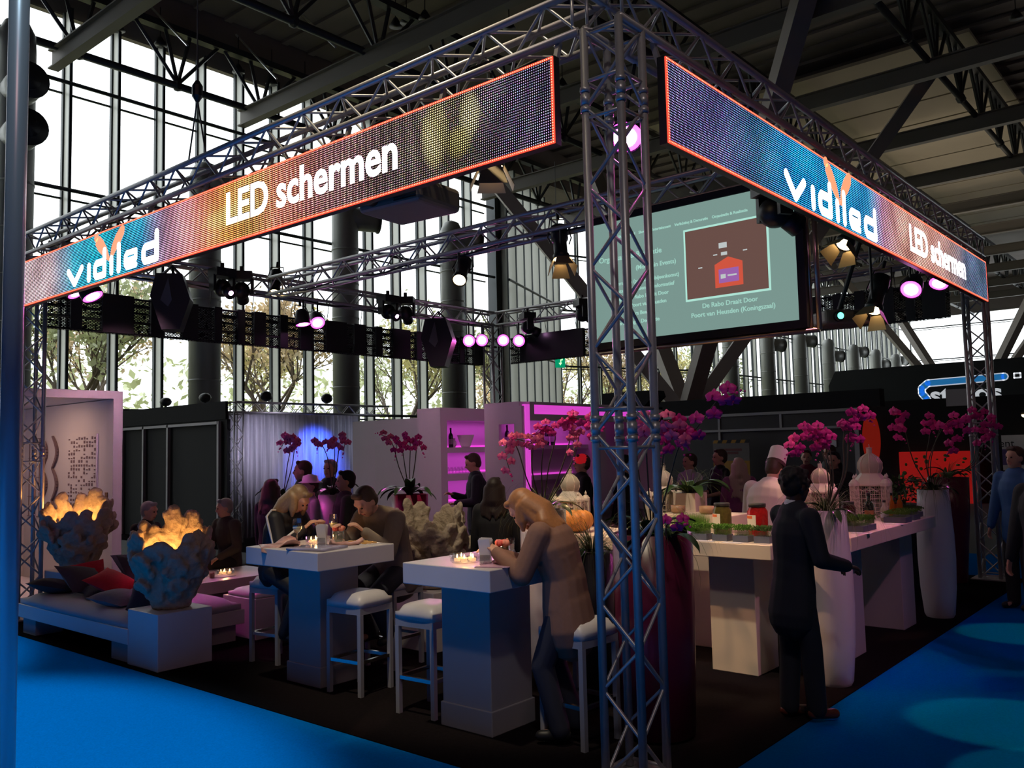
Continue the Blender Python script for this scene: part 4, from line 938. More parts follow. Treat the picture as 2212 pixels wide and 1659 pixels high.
person('man in taupe jacket leaning over the papers on the left high table', (1.02, 3.12), R(186), 1.82, hip=.84, lean=6, bend=34, hp=26, hy=-4, hands=[(.5, .14, 1.19), (.55, -.1, 1.19)], feet=[(.16, .1, .3), (.16, -.12, .3)], poles=[(-.6, 0, -1)],
       top=GREYC, bot=JEAN, hair=('short', HBROWN), hem=.16, vox=.008, fat=1.08)
p = dp(695, 1110, 8.7)
person('girl with auburn hair tied up bending over behind the left high table', (p.x, p.y), img_yaw(205), 1.66, hip=.66, lean=8, bend=24, hp=30, hands=[(.4, .15, 1.0), (.42, -.12, 1.0)], feet=[(.3, .1, .1), (.3, -.1, .1)], top=DKC, bot=JEAN, hair=('bun', HRED), fem=True, vox=.012)
person('grey-haired man in dark suit sitting sideways on the lounge sofa', (1.25, 8.15), img_yaw(-12), 1.76, hip=.5, lean=4, bend=10, hp=5, hands=[(.35, .12, .62), (.4, -.1, .62)], feet=[(.5, .12, .1), (.48, -.12, .1)], top=DKC, bot=DKC, hair=('short', HGREY), vox=.012)
person('older man in olive sweater sitting on the lounge sofa facing left', (2.12, 7.5), img_yaw(232), 1.76, hip=.5, lean=2, bend=8, hp=4, hy=-20, hands=[(.3, .22, .58), (.38, -.1, .5)], feet=[(.5, .12, .1), (.5, -.14, .1)], top=DGREEN, bot=DKC, hair=('short', HGREY), vox=.012)
def standing(label, px, ytop, depth, phi, H=None, **kw):
    p = dp(px, ytop, depth); z = p.z
    return person(label, (p.x, p.y), img_yaw(phi), (H or max(1.5, min(1.95, z))), vox=kw.pop('vox', .013), **kw)
standing('barman in dark suit pouring behind the side wall of the white bar', 1030, 978, 11.8, 188, top=SUIT, bot=SUIT, hair=('short', HBROWN), collar=SHIRT, hp=18, bend=5, hem=.22, hands=[(.3, .14, 1.15), (.32, -.12, 1.25)], vox=.011)
standing('woman with long dark hair in black seen from behind', 1068, 1027, 8.3, 80, H=1.6, top=DKC, bot=DKC, hair=('long', mat('hair_dark_auburn', (.018, .006, .004), .6)), fem=True, hem=.2)
# chef
def chefhat(t, k):
    b = M(); s = k['s']; hp_ = k['hp_']
    pts = [(.105, .06), (.1, .14), (.098, .24), (.07, .262)]
    vs = []
    for r_, z in pts:
        for i in range(20): a = 2*PI*i/20; vs.append(hp_(-.012+r_*math.cos(a), r_*.9*math.sin(a), z))
    fs = [(j*20+i, j*20+(i+1) % 20, (j+1)*20+(i+1) % 20, (j+1)*20+i) for j in range(3) for i in range(20)]+[tuple(range(60, 80))]
    b.add(vs, fs); b.build('chef_hat', CHEF, t, True)
    b = M(); vs = []
    for z, r_ in ((.045, .108), (.085, .108)):
        for i in range(20): a = 2*PI*i/20; vs.append(hp_(-.012+r_*math.cos(a), r_*.9*math.sin(a), z))
    b.add(vs, [(i, (i+1) % 20, 20+(i+1) % 20, 20+i) for i in range(20)]); b.build('hat_band', mat('hat_band_brown', (.06, .025, .015), .7), t, True)
cp_ = dp(1648, 1035, 8.7)
person('chef in white jacket and tall white hat bending over the counter, seen from behind', (cp_.x, cp_.y), img_yaw(48), 1.78, lean=8, bend=20, hp=26, hands=[(.45, .2, 1.12), (.45, -.2, 1.12)], top=CHEF, bot=BLACK, hair=('short', HBROWN), hem=.2, vox=.01, extra=chefhat, fat=1.1)
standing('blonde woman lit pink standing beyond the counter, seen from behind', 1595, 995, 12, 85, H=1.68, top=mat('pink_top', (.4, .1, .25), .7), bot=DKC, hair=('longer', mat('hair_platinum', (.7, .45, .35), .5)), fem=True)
standing('man in black polo shirt with cropped hair beyond the counter', 1553, 970, 13, 188, H=1.8, top=BLACK, bot=DKC, hair=('short', HBROWN), sleeve=False, hands=[(.3, .2, 1.1), (.3, -.2, 1.1)])
standing('person with dark hair half hidden by the orchids near the column', 1488, 975, 12.5, 200, H=1.75, top=PAINT, bot=DKC, hair=('short', HBROWN))
standing('person in dark cap standing between the lanterns at the right', 1800, 985, 11.5, 230, H=1.74, top=DKC, bot=DKC, hair=('short', HBLACK))
standing('man with warm lit face beyond the orchids at the right', 1790, 955, 15, 200, H=1.82, top=DKC, bot=DKC, hair=('short', HBROWN))
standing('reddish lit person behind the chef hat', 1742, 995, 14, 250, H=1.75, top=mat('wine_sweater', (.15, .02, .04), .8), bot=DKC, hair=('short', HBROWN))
def redcap(t, k):
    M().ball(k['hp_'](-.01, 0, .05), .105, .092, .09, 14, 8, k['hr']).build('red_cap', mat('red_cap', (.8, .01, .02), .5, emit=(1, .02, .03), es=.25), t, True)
standing('person wearing a bright red cap behind the near lantern', 1255, 978, 11.5, 190, H=1.78, top=DKC, bot=DKC, hair=('short', HBROWN), extra=redcap)
standing('dark-clad person behind the truss column near the bar', 1345, 985, 11.5, 180, H=1.76, top=DKC, bot=DKC, hair=('short', HBLACK))
standing('man with dark hair in the group before the blue curtain', 652, 993, 10.6, 190, H=1.79, top=DKC, bot=DKC, hair=('short', HBROWN))
standing('grey-haired person on the right of the group before the blue curtain', 712, 991, 11.5, 250, H=1.79, top=DKC, bot=DKC, hair=('short', HGREY))
standing('brown-haired woman seen from behind at left of the curtain group', 588, 1028, 9.6, 70, H=1.6, top=DKC, bot=DKC, hair=('long', HBROWN), fem=True)
def whitehat(t, k):
    b = M(); vs = []
    for r_, z in ((.15, .05), (.1, .07), (.085, .13), (.02, .15)):
        for i in range(18): a = 2*PI*i/18; vs.append(k['hp_'](-.012+r_*math.cos(a), r_*math.sin(a), z))
    b.add(vs, [(j*18+i, j*18+(i+1) % 18, (j+1)*18+(i+1) % 18, (j+1)*18+i) for j in range(3) for i in range(18)]); b.build('brimmed_hat', SHIRT, t, True)
standing('person in a pale brimmed hat between the planters behind the table', 668, 1020, 9.7, 220, H=1.62, top=mat('pale_coat', (.4, .33, .36), .8), bot=DKC, hair=('short', HBROWN), extra=whitehat)
standing('tall person in black standing right of the white planter at the back', 745, 1012, 9.4, 200, H=1.68, top=DKC, bot=DKC, hair=('short', HBLACK))
standing('man in blue parka walking in the aisle at the right edge', 2190, 968, 9.6, 200, H=1.78, top=BLU, bot=DKC, hair=('short', HBROWN), hem=.22, zbase=0)
person('balding man in dark coat walking in at the right edge', (3.9, -1.43), img_yaw(196), 1.76, top=DKC, bot=DKC, hair=('bald', None), hem=.3, hp=-2, feet=[(.12, .1, .085), (-.12, -.1, .1)], vox=.01, zbase=0, fat=1.1)

# ------------------------------------------------------------------ orchids
PET = mat('orchid_magenta', (.8, .025, .3), .5, noise=.25, nscale=25); PET2 = mat('orchid_pink', (.85, .12, .3), .5, noise=.2, nscale=25); LIPM = mat('orchid_lip', (.35, .0, .12), .4); OSTEM = mat('orchid_stem', (.07, .06, .03), .6); OLEAF = mat('orchid_leaf', (.03, .075, .02), .3)
def flower_mesh(m):
    b = M()
    def petal(a, L, W, cup):
        d = Vector((0, math.cos(a), math.sin(a))); l = Vector((0, -math.sin(a), math.cos(a))); vs = []; k = 6
        for j in range(k+1):
            u = j/k; w = W*math.sin(PI*min(1, .12+u*.88))**.6 if j < k else W*.25; c = d*L*u+Vector((cup*u*(1-u)*2-.0, 0, 0))
            for q in (-1, -.5, 0, .5, 1): vs.append(c+l*w*q/2*1.0+Vector((-.15*W*q*q, 0, 0)))
        b.add(vs, [(j*5+i, j*5+i+1, (j+1)*5+i+1, (j+1)*5+i) for j in range(k) for i in range(4)])
    petal(R(8), .5, .56, .1); petal(R(172), .5, .56, .1); petal(R(90), .48, .34, .02); petal(R(218), .46, .32, .02); petal(R(322), .46, .32, .02)
    b2 = len(b.f); b.ball((.07, 0, -.03), .09, .06, .08, 8, 5); b.cap((.08, 0, -.06), (.14, 0, -.14), .05, .03, n=6)
    me = bpy.data.meshes.new('orchid_flower'); me.from_pydata(b.v, [], b.f); me.materials.append(m); me.materials.append(LIPM)
    for i, p in enumerate(me.polygons): p.use_smooth = True; p.material_index = 1 if i >= b2 else 0
    return me
FM = {0: flower_mesh(PET), 1: flower_mesh(PET2)}
def catmull(pts, n):
    pts = [Vector(p) for p in pts]; P = [pts[0]*2-pts[1]]+pts+[pts[-1]*2-pts[-2]]; out = []
    for i in range(1, len(P)-2):
        for k in range(n):
            t = k/n; a, b_, c, d = P[i-1:i+3]
            out.append(.5*((2*b_)+(c-a)*t+(2*a-5*b_+4*c-d)*t*t+(-a+3*b_-3*c+d)*t**3))
    return out+[pts[-1]]
orn = random.Random(11)
def orchid(label, base, spikes, leaves=5, leafL=.3, tuft=0):
    "spikes: (list of (px,py,depth), flower count, first t, size, colour)"
    t = thing('potted_orchid', label, 'orchid', base); base = Vector(base)
    for pts, nf, t0, size, colr in spikes:
        ps = catmull([Vector((0, 0, .0))]+[dp(*q)-base for q in pts], 6)
        o = M().path(ps, .006, 6, .003).build('flower_spike', OSTEM, t, True)
        for i in range(nf):
            u = (t0+(1-t0)*(i+.5)/nf)*(len(ps)-1); k = min(int(u), len(ps)-2); p = ps[k].lerp(ps[k+1], u-k)
            tang = (ps[k+1]-ps[k]).normalized()
            tocam = (CAMP-(base+p)); tocam.z *= .3; tocam.normalize()
            side = tang.cross(tocam).normalized()*(1 if i % 2 else -1)
            nrm = (tocam+side*orn.uniform(.1, .9)+Vector((0, 0, orn.uniform(-.5, .2)))).normalized()
            f = bpy.data.objects.new('orchid_flower', FM[colr]); C.objects.link(f); f.parent = o
            f.location = p+side*size*.28+nrm*.02; f.scale = (size,)*3
            z = Vector((0, 0, 1)); y = z.cross(nrm).normalized(); zz = nrm.cross(y); f.rotation_euler = Matrix((nrm, y, zz)).transposed().to_euler()
        if nf:
            bd = M(); e = ps[-1]; tg = (ps[-1]-ps[-2]).normalized()
            for j in range(3): bd.ball(e+tg*(.02+.025*j)+Vector((0, 0, .01*(j % 2))), .011-.002*j, n=6, m=4)
            bd.build('buds', PET, o, True)
    for i in range(leaves):
        a = 2*PI*i/leaves+orn.uniform(-.3, .3); L = leafL*orn.uniform(.8, 1.2); el = orn.uniform(.5, 1.2); b = M(); vs = []; k = 9; d = Vector((math.cos(a), math.sin(a), 0)); l = Vector((-math.sin(a), math.cos(a), 0)); p = Vector((0, 0, 0)); ang = el
        for j in range(k+1):
            w = .075*L/.3*math.sin(PI*(.15+.85*j/k))**.7
            vs += [p-l*w/2, p-Vector((0, 0, .012)), p+l*w/2]; p = p+(d*math.cos(ang)+Vector((0, 0, math.sin(ang))))*L/k; ang -= .2
        b.add(vs, [(j*3+i_, j*3+i_+1, (j+1)*3+i_+1, (j+1)*3+i_) for j in range(k) for i_ in (0, 1)]); b.build('leaf', OLEAF, t, True)
    if tuft:
        b = M()
        for _ in range(tuft):
            a = orn.uniform(0, 2*PI); L = orn.uniform(.25, .65); el = orn.uniform(.3, 1.5); d = Vector((math.cos(a), math.sin(a), 0)); p = d*.05; ang = el; pts = [p]
            for j in range(6): p = p+(d*math.cos(ang)+Vector((0, 0, math.sin(ang))))*L/6; ang -= .42; pts.append(p)
            l = Vector((-d.y, d.x, 0))*.003
            vs = []
            for j, q in enumerate(pts): w_ = 1-j/7; vs += [q-l*w_, q+l*w_]
            b.add(vs, [(2*j, 2*j+1, 2*j+3, 2*j+2) for j in range(6)])
        tag(b.build('grass_tuft', mat('grass_blades', (.12, .16, .05), .6), t), kind='stuff')
    return t
PW = mat('planter_white', (.66, .6, .62), .35); PB = mat('planter_burgundy', (.1, .006, .03), .3); SOIL = mat('soil', (.02, .014, .01), .95)
def planter(label, xy, prof, m, z=.012, n=40, name='tall_planter'):
    t = thing(name, label, 'planter', (xy[0], xy[1], z)); h = prof[-1][1]; r = prof[-1][0]
    M().lathe(prof+[(r-.015, h), (r-.02, h-.06)], n=n, cap=False).lathe([(prof[0][0], 0), (prof[0][0]*.5, .001)], n=n).build('pot', m, t, True)
    M().lathe([(r-.018, h-.05), (.01, h-.03)], n=n).build('soil', SOIL, t)
    return t
vase_p = [(.125, 0), (.14, .03), (.165, .3), (.175, .6), (.172, .85), (.155, 1.15), (.145, 1.32)]
planter('tall slim white planter behind the man in the suit', (2.55, -.17), vase_p, PW)
planter('tall slim white planter at the far end of the bottle counter', (5.72, -.12), [(a*1.05, b) for a, b in vase_p], PW)
planter('dark burgundy planter in the far right corner of the booth', (8.25, .35), [(a*1.25, b) for a, b in [(.13, 0), (.15, .3), (.19, .9), (.2, 1.35)]], PB)
planter('big burgundy planter right behind the near truss column', (.74, .3), [(.2, 0), (.235, .02), (.255, .6), (.26, 1.28)], PB)
planter('white planter glowing pink behind the blonde woman', (1.72, 1.98), [(.17, 0), (.185, .3), (.2, .9), (.2, 1.32)], PW)
q1 = dp(718, 1057, 9.6); planter('white planter lit pink behind the left high table', (q1.x, q1.y), [(.12, 0), (.13, .3), (.15, .9), (.155, 1.4)], PW)
q2 = dp(885, 1062, 9.6); planter('magenta planter with orchids in front of the white partition', (q2.x, q2.y), [(.14, 0), (.15, .3), (.19, .9), (.2, 1.38)], mat('planter_magenta', (.3, .01, .06), .35))
q3 = dp(612, 1062, 9.9); planter('dark planter hidden behind the long-haired woman', (q3.x, q3.y), [(.13, 0), (.16, 1.38)], PB)
q4 = at(1492, 1125, 2, 1.08)
t = thing('square_pot', 'square white pot with big orchid leaves on the island counter', 'planter', (3.1, 1.95, 1.08)); pt = dp(1490, 1056, 8.6); t.location = (pt.x, pt.y, .012)
M().bb(-.12, .12, -.12, .12, 0, 1.38).build('pot', CT, t)
# near column plant
A = (.74, .3, 1.25)
orchid('orchid with deep purple sprays right of the near truss column', A, [
    ([(1440, 1060, 5.6), (1468, 960, 5.5), (1500, 930, 5.45), (1555, 860, 5.35), (1585, 850, 5.3)], 8, .5, .105, 0), ([(1425, 1050, 5.6), (1440, 950, 5.5), (1470, 915, 5.5), (1485, 960, 5.45)], 6, .55, .095, 0),
    ([(1400, 1040, 5.6), (1398, 960, 5.5), (1418, 912, 5.5), (1452, 915, 5.45), (1470, 960, 5.4)], 9, .45, .1, 1), ([(1415, 1040, 5.6), (1420, 960, 5.5), (1440, 930, 5.6), (1430, 975, 5.4)], 7, .45, .095, 0),
    ([(1385, 1060, 5.7), (1375, 960, 5.8), (1385, 915, 5.8), (1405, 905, 5.7)], 6, .5, .1, 1)], leaves=6, leafL=.42, tuft=60)
orchid('low magenta orchid bloom at the foot of the near sprays', (.62, .12, 1.27), [([(1440, 1135, 5.2), (1462, 1128, 5.15), (1475, 1132, 5.1)], 3, .3, .08, 0)], leaves=3, leafL=.3)
orchid('light pink arching orchid behind the blonde woman', (1.72, 1.98, 1.3), [
    ([(1140, 1040, 7.1), (1118, 970, 7.0), (1100, 950, 6.9), (1092, 980, 6.9), (1102, 1020, 6.9)], 8, .45, .085, 1), ([(1150, 1020, 7.1), (1150, 960, 7), (1130, 952, 7), (1112, 948, 6.9)], 6, .5, .08, 1),
    ([(1170, 1010, 7.1), (1175, 950, 7.0), (1165, 955, 6.9), (1145, 958, 6.8)], 5, .5, .08, 1), ([(1185, 1010, 7.2), (1200, 940, 7.1), (1180, 920, 7.1), (1158, 935, 7.0)], 7, .5, .08, 0),
    ([(1210, 1020, 7.2), (1235, 930, 7.2), (1222, 905, 7.2), (1275, 910, 7.1), (1290, 945, 7.1)], 10, .4, .1, 0), ([(1230, 1010, 7.2), (1250, 950, 7.2), (1240, 930, 7.2), (1240, 985, 7.1)], 8, .5, .08, 1)], leaves=8, leafL=.42, tuft=110)
orchid('magenta orchid above the man in the suit', (2.55, -.17, 1.3), [
    ([(1790, 1040, 6.7), (1770, 960, 6.7), (1742, 930, 6.7), (1720, 960, 6.6), (1708, 975, 6.6)], 7, .5, .1, 0), ([(1795, 1040, 6.7), (1780, 950, 6.7), (1762, 928, 6.7), (1745, 940, 6.6)], 7, .45, .095, 0), ([(1800, 1040, 6.7), (1790, 960, 6.7), (1780, 940, 6.7), (1768, 975, 6.7)], 6, .45, .095, 0),
    ([(1825, 1030, 6.7), (1832, 950, 6.7), (1835, 905, 6.7), (1860, 892, 6.7), (1875, 905, 6.7)], 7, .5, .09, 0), ([(1820, 1030, 6.7), (1822, 950, 6.7), (1830, 915, 6.7), (1848, 940, 6.7), (1844, 955, 6.7)], 6, .5, .09, 0)], leaves=5, leafL=.3, tuft=150)
orchid('magenta orchid on the second white planter', (5.72, -.12, 1.3), [
    ([(1975, 1000, 9), (1955, 930, 9), (1942, 885, 9), (1936, 920, 9), (1950, 945, 9)], 8, .4, .11, 0), ([(2000, 1000, 9.2), (2008, 940, 9.2), (2003, 905, 9.2), (2015, 930, 9.2)], 5, .5, .11, 0),
    ([(2010, 1000, 9.2), (2030, 930, 9.2), (2050, 915, 9.2), (2060, 950, 9.2), (2050, 975, 9.2)], 7, .4, .11, 0), ([(2005, 1000, 9.1), (2040, 920, 9.1), (2075, 905, 9.1), (2080, 935, 9.1)], 7, .45, .11, 0)], leaves=6, leafL=.3, tuft=140)
orchid('magenta orchid in the burgundy corner planter', (8.25, .35, 1.36), [
    ([(2100, 1000, 11.5), (2110, 940, 11.4), (2125, 900, 11.4), (2105, 890, 11.4), (2090, 910, 11.4)], 8, .4, .12, 0), ([(2110, 1000, 11.5), (2130, 930, 11.4), (2150, 905, 11.4), (2145, 950, 11.4)], 6, .45, .12, 0), ([(2105, 1000, 11.5), (2120, 950, 11.4), (2135, 930, 11.4), (2130, 960, 11.4)], 6, .4, .12, 0)], leaves=6, leafL=.35, tuft=110)
orchid('magenta orchid spray behind the left high table at left', (q3.x, q3.y, 1.39), [([(620, 1010, 9.9), (628, 965, 9.9), (624, 942, 9.9), (608, 965, 9.9)], 8, .4, .1, 1), ([(630, 1010, 9.9), (636, 965, 9.9), (634, 945, 9.9), (640, 972, 9.9)], 6, .4, .1, 1)], leaves=6, leafL=.34)
orchid('thin orchid sprays above the small white planter', (q1.x, q1.y, 1.41), [([(710, 1000, 9.6), (698, 965, 9.6), (686, 952, 9.6), (685, 965, 9.6)], 3, .6, .09, 1), ([(728, 1000, 9.6), (735, 955, 9.6), (746, 945, 9.6), (742, 975, 9.6)], 6, .4, .09, 1), ([(722, 1000, 9.6), (722, 965, 9.6), (712, 950, 9.6), (708, 968, 9.6)], 5, .5, .09, 1)], leaves=6, leafL=.36)
orchid('magenta orchid in the magenta planter before the white wall', (q2.x, q2.y, 1.39), [([(862, 1010, 9.6), (850, 965, 9.6), (838, 945, 9.6), (824, 940, 9.6)], 4, .55, .085, 1), ([(875, 1010, 9.6), (868, 965, 9.6), (860, 950, 9.6), (855, 980, 9.6)], 6, .4, .085, 0), ([(885, 1010, 9.6), (886, 960, 9.6), (880, 942, 9.6), (872, 970, 9.6)], 6, .4, .085, 0), ([(895, 1010, 9.6), (900, 960, 9.6), (898, 945, 9.6), (912, 975, 9.6)], 7, .4, .085, 0)], leaves=9, leafL=.4)
orchid('broad orchid leaves in the square pot on the island', (pt.x, pt.y, 1.39), [], leaves=8, leafL=.45, tuft=60)
# trailing grass at the column
orchid('dark trailing grass left of the near truss column', (1.05, 1.0, 1.1), [], leaves=2, leafL=.25, tuft=160)
t = thing('dark_planter', 'dark planter with trailing grass behind the near column', 'planter', (1.05, 1.0, .012)); M().lathe([(.12, 0), (.16, 1.08)], n=24).build('pot', BLACK, t, True)
# ------------------------------------------------------------------ lanterns, pumpkin and food on the counters
LANT = mat('lantern_white', (.78, .68, .55), .5)
def lantern(label, loc, rz=0, s=1.0, glow=0):
    t = thing('metal_lantern', label, 'lantern', loc, rz); 
    def hexwall(r, z0, z1, cx=0, cy=0, n=8, nm='wall'):
        b = M()
        for i in range(n):
            a0 = 2*PI*i/n; a1 = 2*PI*(i+1)/n; p = Vector((cx+r*math.cos(a0), cy+r*math.sin(a0), 0)); q = Vector((cx+r*math.cos(a1), cy+r*math.sin(a1), 0))
            b.bar(p+Vector((0, 0, z0)), p+Vector((0, 0, z1)), .009)
            k = max(2, int((z1-z0)/.04))
            for j in range(k+1): z = z0+(z1-z0)*j/k; b.bar(p+Vector((0, 0, z)), q+Vector((0, 0, z)), .012 if j in (0, k) else .007)
            for u in (.33, .67): c = p.lerp(q, u); b.bar(c+Vector((0, 0, z0)), c+Vector((0, 0, z1)), .006)
            m_ = p.lerp(q, .5)
            b.bar(p+Vector((0, 0, z1-.01)), m_+Vector((0, 0, z1-.06)), .007); b.bar(q+Vector((0, 0, z1-.01)), m_+Vector((0, 0, z1-.06)), .007)
        return b
    b = hexwall(.13*s, .02, .24*s); b.build('lattice_body', LANT, t)
    M().lathe([(.14*s, 0), (.14*s, .02)], n=8).build('base', LANT, t)
    M().lathe([(.145*s, .24*s), (.145*s, .25*s), (.075*s, .33*s), (.075*s, .335*s)], n=8).build('shoulder', LANT, t)
    dome = [(.075*s, .335*s), (.09*s, .37*s), (.088*s, .41*s), (.065*s, .45*s), (.03*s, .475*s), (.02*s, .48*s)]
    M().lathe([(r*.97, z) for r, z in dome], n=16, cap=False).build('dome', mat('lantern_gauze', (.55, .48, .38), .7), t, True)
    b = M()
    for i in range(8):
        a = 2*PI*i/8; b.path([(r*math.cos(a), r*math.sin(a), z) for r, z in dome], .005, 5)
    b.build('dome_ribs', LANT, t); M().lathe([(.02*s, .475*s), (.02*s, .52*s), (.024*s, .525*s), (.0, .53*s)], n=12).build('finial', LANT, t)
    b = M(); b.path([(.02*s*0+.045*s*math.sin(u), 0, .52*s+.03*s*math.cos(u)) for u in [R(k) for k in range(0, 190, 20)]], .004, 5); b.build('handle', LANT, t)
    for i in range(4):
        a = PI/4+i*PI/2; cx, cy = .155*s*math.cos(a), .155*s*math.sin(a); hexwall(.035*s, .0, .24*s, cx, cy, 6).lathe([(.04*s, .24*s), (.038*s, .26*s), (.02*s, .285*s), (.008*s, .29*s), (.012*s, .305*s), (.0, .33*s)], cx, cy, 0, 12).build('corner_turret', LANT, t)
    M().lathe([(.03, .02), (.03, .09)], n=12).build('candle', mat('candle_wax', (.8, .7, .55), .5), t, True)
    return t
l2 = dp(1436, 1095, 8.9); lantern('tall white lattice lantern beside the orange pumpkin', (2.72, 2.42, 1.08), .3, 1.08)
lantern('white lattice lantern just right of the near truss column', (l2.x, l2.y, 1.1), .1, 1.05)
l3 = dp(1775, 1090, 8.6); lantern('white lattice lantern between the suited man and the grass planter', (l3.x, l3.y, 1.13), .2, .98)
lantern('white lattice lantern behind the bottles on the long counter', (5.06, .3, 1.08), .25, 1.35)
t = thing('lantern_stand', 'white stand under the lantern behind the suited man', 'stand', (l3.x, l3.y, .012)); M().bb(-.2, .2, -.2, .2, 0, 1.115).build('stand_body', CT, t)
t = thing('lantern_stand', 'white stand under the lantern right of the column', 'stand', (l2.x, l2.y, .012)); M().bb(-.2, .2, -.2, .2, 0, 1.086).build('stand_body', CT, t)
lamp('flower_fill', 'SPOT', (1.8, -4.5, 7), 520, (1, .4, .65), (3.2, 0, 1.6), .1, 30, .8)  # unseen pink lamp added to brighten orchids and planters
lamp('counter_spot', 'SPOT', (3.0, 2.6, 4.15), 90, (1, .62, .32), (2.5, 1.3, 1.1), .05, 40, .5)
PUMP = mat('pumpkin_skin', (.75, .3, .07), .45, noise=.15, nscale=12)
t = thing('pumpkin', 'big ribbed orange pumpkin on the island counter', 'pumpkin', (2.36, 2.1, 1.08)); b = M(); n = 72; vs = []
for j in range(13):
    th = PI*j/12
    for i in range(n):
        a = 2*PI*i/n; rib = 1-.16*abs(math.cos(a*4.5))**8*math.sin(th); r_ = .165*math.sin(th)**.75*rib; dz = -.035*math.exp(-((math.sin(th))/.35)**2)*(1 if math.cos(th) < 0 else .6)
        vs.append((r_*math.cos(a), r_*math.sin(a), .105-.1*math.cos(th)+(dz if j > 6 else 0)+.012*(j > 6)*rib))
b.add(vs, [(j*n+i, j*n+(i+1) % n, (j+1)*n+(i+1) % n, (j+1)*n+i) for j in range(12) for i in range(n)]); b.build('pumpkin_flesh', PUMP, t, True)
M().path([(0, 0, .17), (.01, 0, .2), (.03, .01, .215)], .014, 7, .01).build('stalk', mat('pumpkin_stalk', (.4, .28, .1), .8), t, True)
# jars
def jar(label, loc, cm_, s=1.0, labelm=True):
    t = thing('preserve_jar', label, 'jar', loc, R(-125)); r = .058*s; h = .2*s
    M().lathe([(r*.9, 0), (r, .012), (r, h*.78), (r*.8, h*.88), (r*.8, h*.92)], n=24).build('jar_body', cm_, t, True)
    M().lathe([(r*.86, h*.91), (r*.86, h), (r*.8, h*1.01)], n=24).build('lid', BLACK, t, True)
    if labelm:
        vs = []; k = 10
        for z in (h*.3, h*.68):
            for i in range(k+1): a = -PI/2-.85+1.7*i/k; vs.append((r*1.015*math.cos(a), r*1.015*math.sin(a), z))
        o = M(); o.add(vs, [(i, i+1, k+2+i, k+1+i) for i in range(k)]); o.build('jar_label', mat('cream_label', (.75, .7, .6), .6), t)
        vs = []
        for z in (h*.58, h*.66):
            for i in range(k+1): a = -PI/2-.8+1.3*i/k; vs.append((r*1.03*math.cos(a), r*1.03*math.sin(a), z))
        o = M(); o.add(vs, [(i, i+1, k+2+i, k+1+i) for i in range(k)]); o.build('label_stripe', mat('orange_print', (.75, .15, .04), .6), t)
    return t
OLIVE = mat('olive_preserve', (.07, .06, .015), .12, noise=.5, nscale=50); PEP = mat('pepper_preserve', (.28, .01, .01), .1, noise=.5, nscale=40)
jar('tall jar of green olives on the island counter', (2.72, .8, 1.08), OLIVE, 1.36); jar('tall jar of red peppers beside the suited man', (2.6, .42, 1.08), PEP, 1.42)
MOSS = [mat('cress_green', (.13, .3, .04), .8, noise=.3, nscale=60), mat('wheatgrass', (.12, .34, .03), .7), mat('cress_dark', (.08, .16, .04), .8, noise=.3, nscale=60)]
def cress(label, loc, sx, sy, h, m, tray=True, n=500, rz=0, fine=False):
    t = thing('cress_tray', label, 'herb tray', loc, rz)
    M().bb(-sx/2, sx/2, -sy/2, sy/2, 0, .05).build('tray', mat('grey_punnet', (.1, .12, .17), .5), t)
    b = M(); rn = random.Random(int(loc[0]*100+loc[1]*37))
    for _ in range(n):
        x = rn.uniform(-sx/2, sx/2); y = rn.uniform(-sy/2, sy/2); z = .045; L = h*rn.uniform(.6, 1); tx, ty = rn.gauss(0, .018), rn.gauss(0, .018)
        if fine: b.add([(x-.002, y, z), (x+.002, y, z), (x+tx, y+ty, z+L)], [(0, 1, 2)])
        else:
            w_ = .008; b.add([(x+tx-w_, y+ty, z+L), (x+tx, y+ty-w_, z+L+.004), (x+tx+w_, y+ty, z+L), (x+tx, y+ty+w_, z+L+.003)], [(0, 1, 2, 3)]); b.add([(x-.001, y, z), (x+.001, y, z), (x+tx, y+ty, z+L)], [(0, 1, 2)])
            b.add([(x+tx, y+ty-w_, z+L-.008), (x+tx, y+ty, z+L+.008), (x+tx+.004, y+ty+w_, z+L-.004)], [(0, 1, 2)])
    tag(b.build('cress_leaves', m, t), kind='stuff'); return t
cress('tray of tall bright wheatgrass by the burgundy planter', (2.5, .98, 1.08),   .2, .26, .17, MOSS[1], n=2200, fine=True)
for i, (y, l) in enumerate(((.78, 'first small punnet of cress from the wheatgrass on the counter edge'), (.6, 'second small punnet of cress from the wheatgrass on the counter edge'), (.42, 'third small punnet of cress from the wheatgrass on the counter edge'), (.24, 'cress punnet at the counter corner below the red jar'))):
    cress(l, (2.32, y, 1.08), .115, .13, .085, MOSS[0] if i < 3 else MOSS[2], n=260)
cress('wide black tray of green cress at the left of the long counter', (3.6, .0, 1.08), .34, .3, .085, MOSS[0], n=1100)
for i, (x, y, l) in enumerate(((4.55, -.1, 'punnet of cress in front of the clear bottle'), (4.9, -.08, 'punnet of cress in the middle of the long counter edge'), (5.22, -.02, 'punnet of dark cress nearest the second white planter'))): cress(l, (x, y, 1.08), .2, .2, .06, MOSS[0] if i < 2 else MOSS[2], n=350)
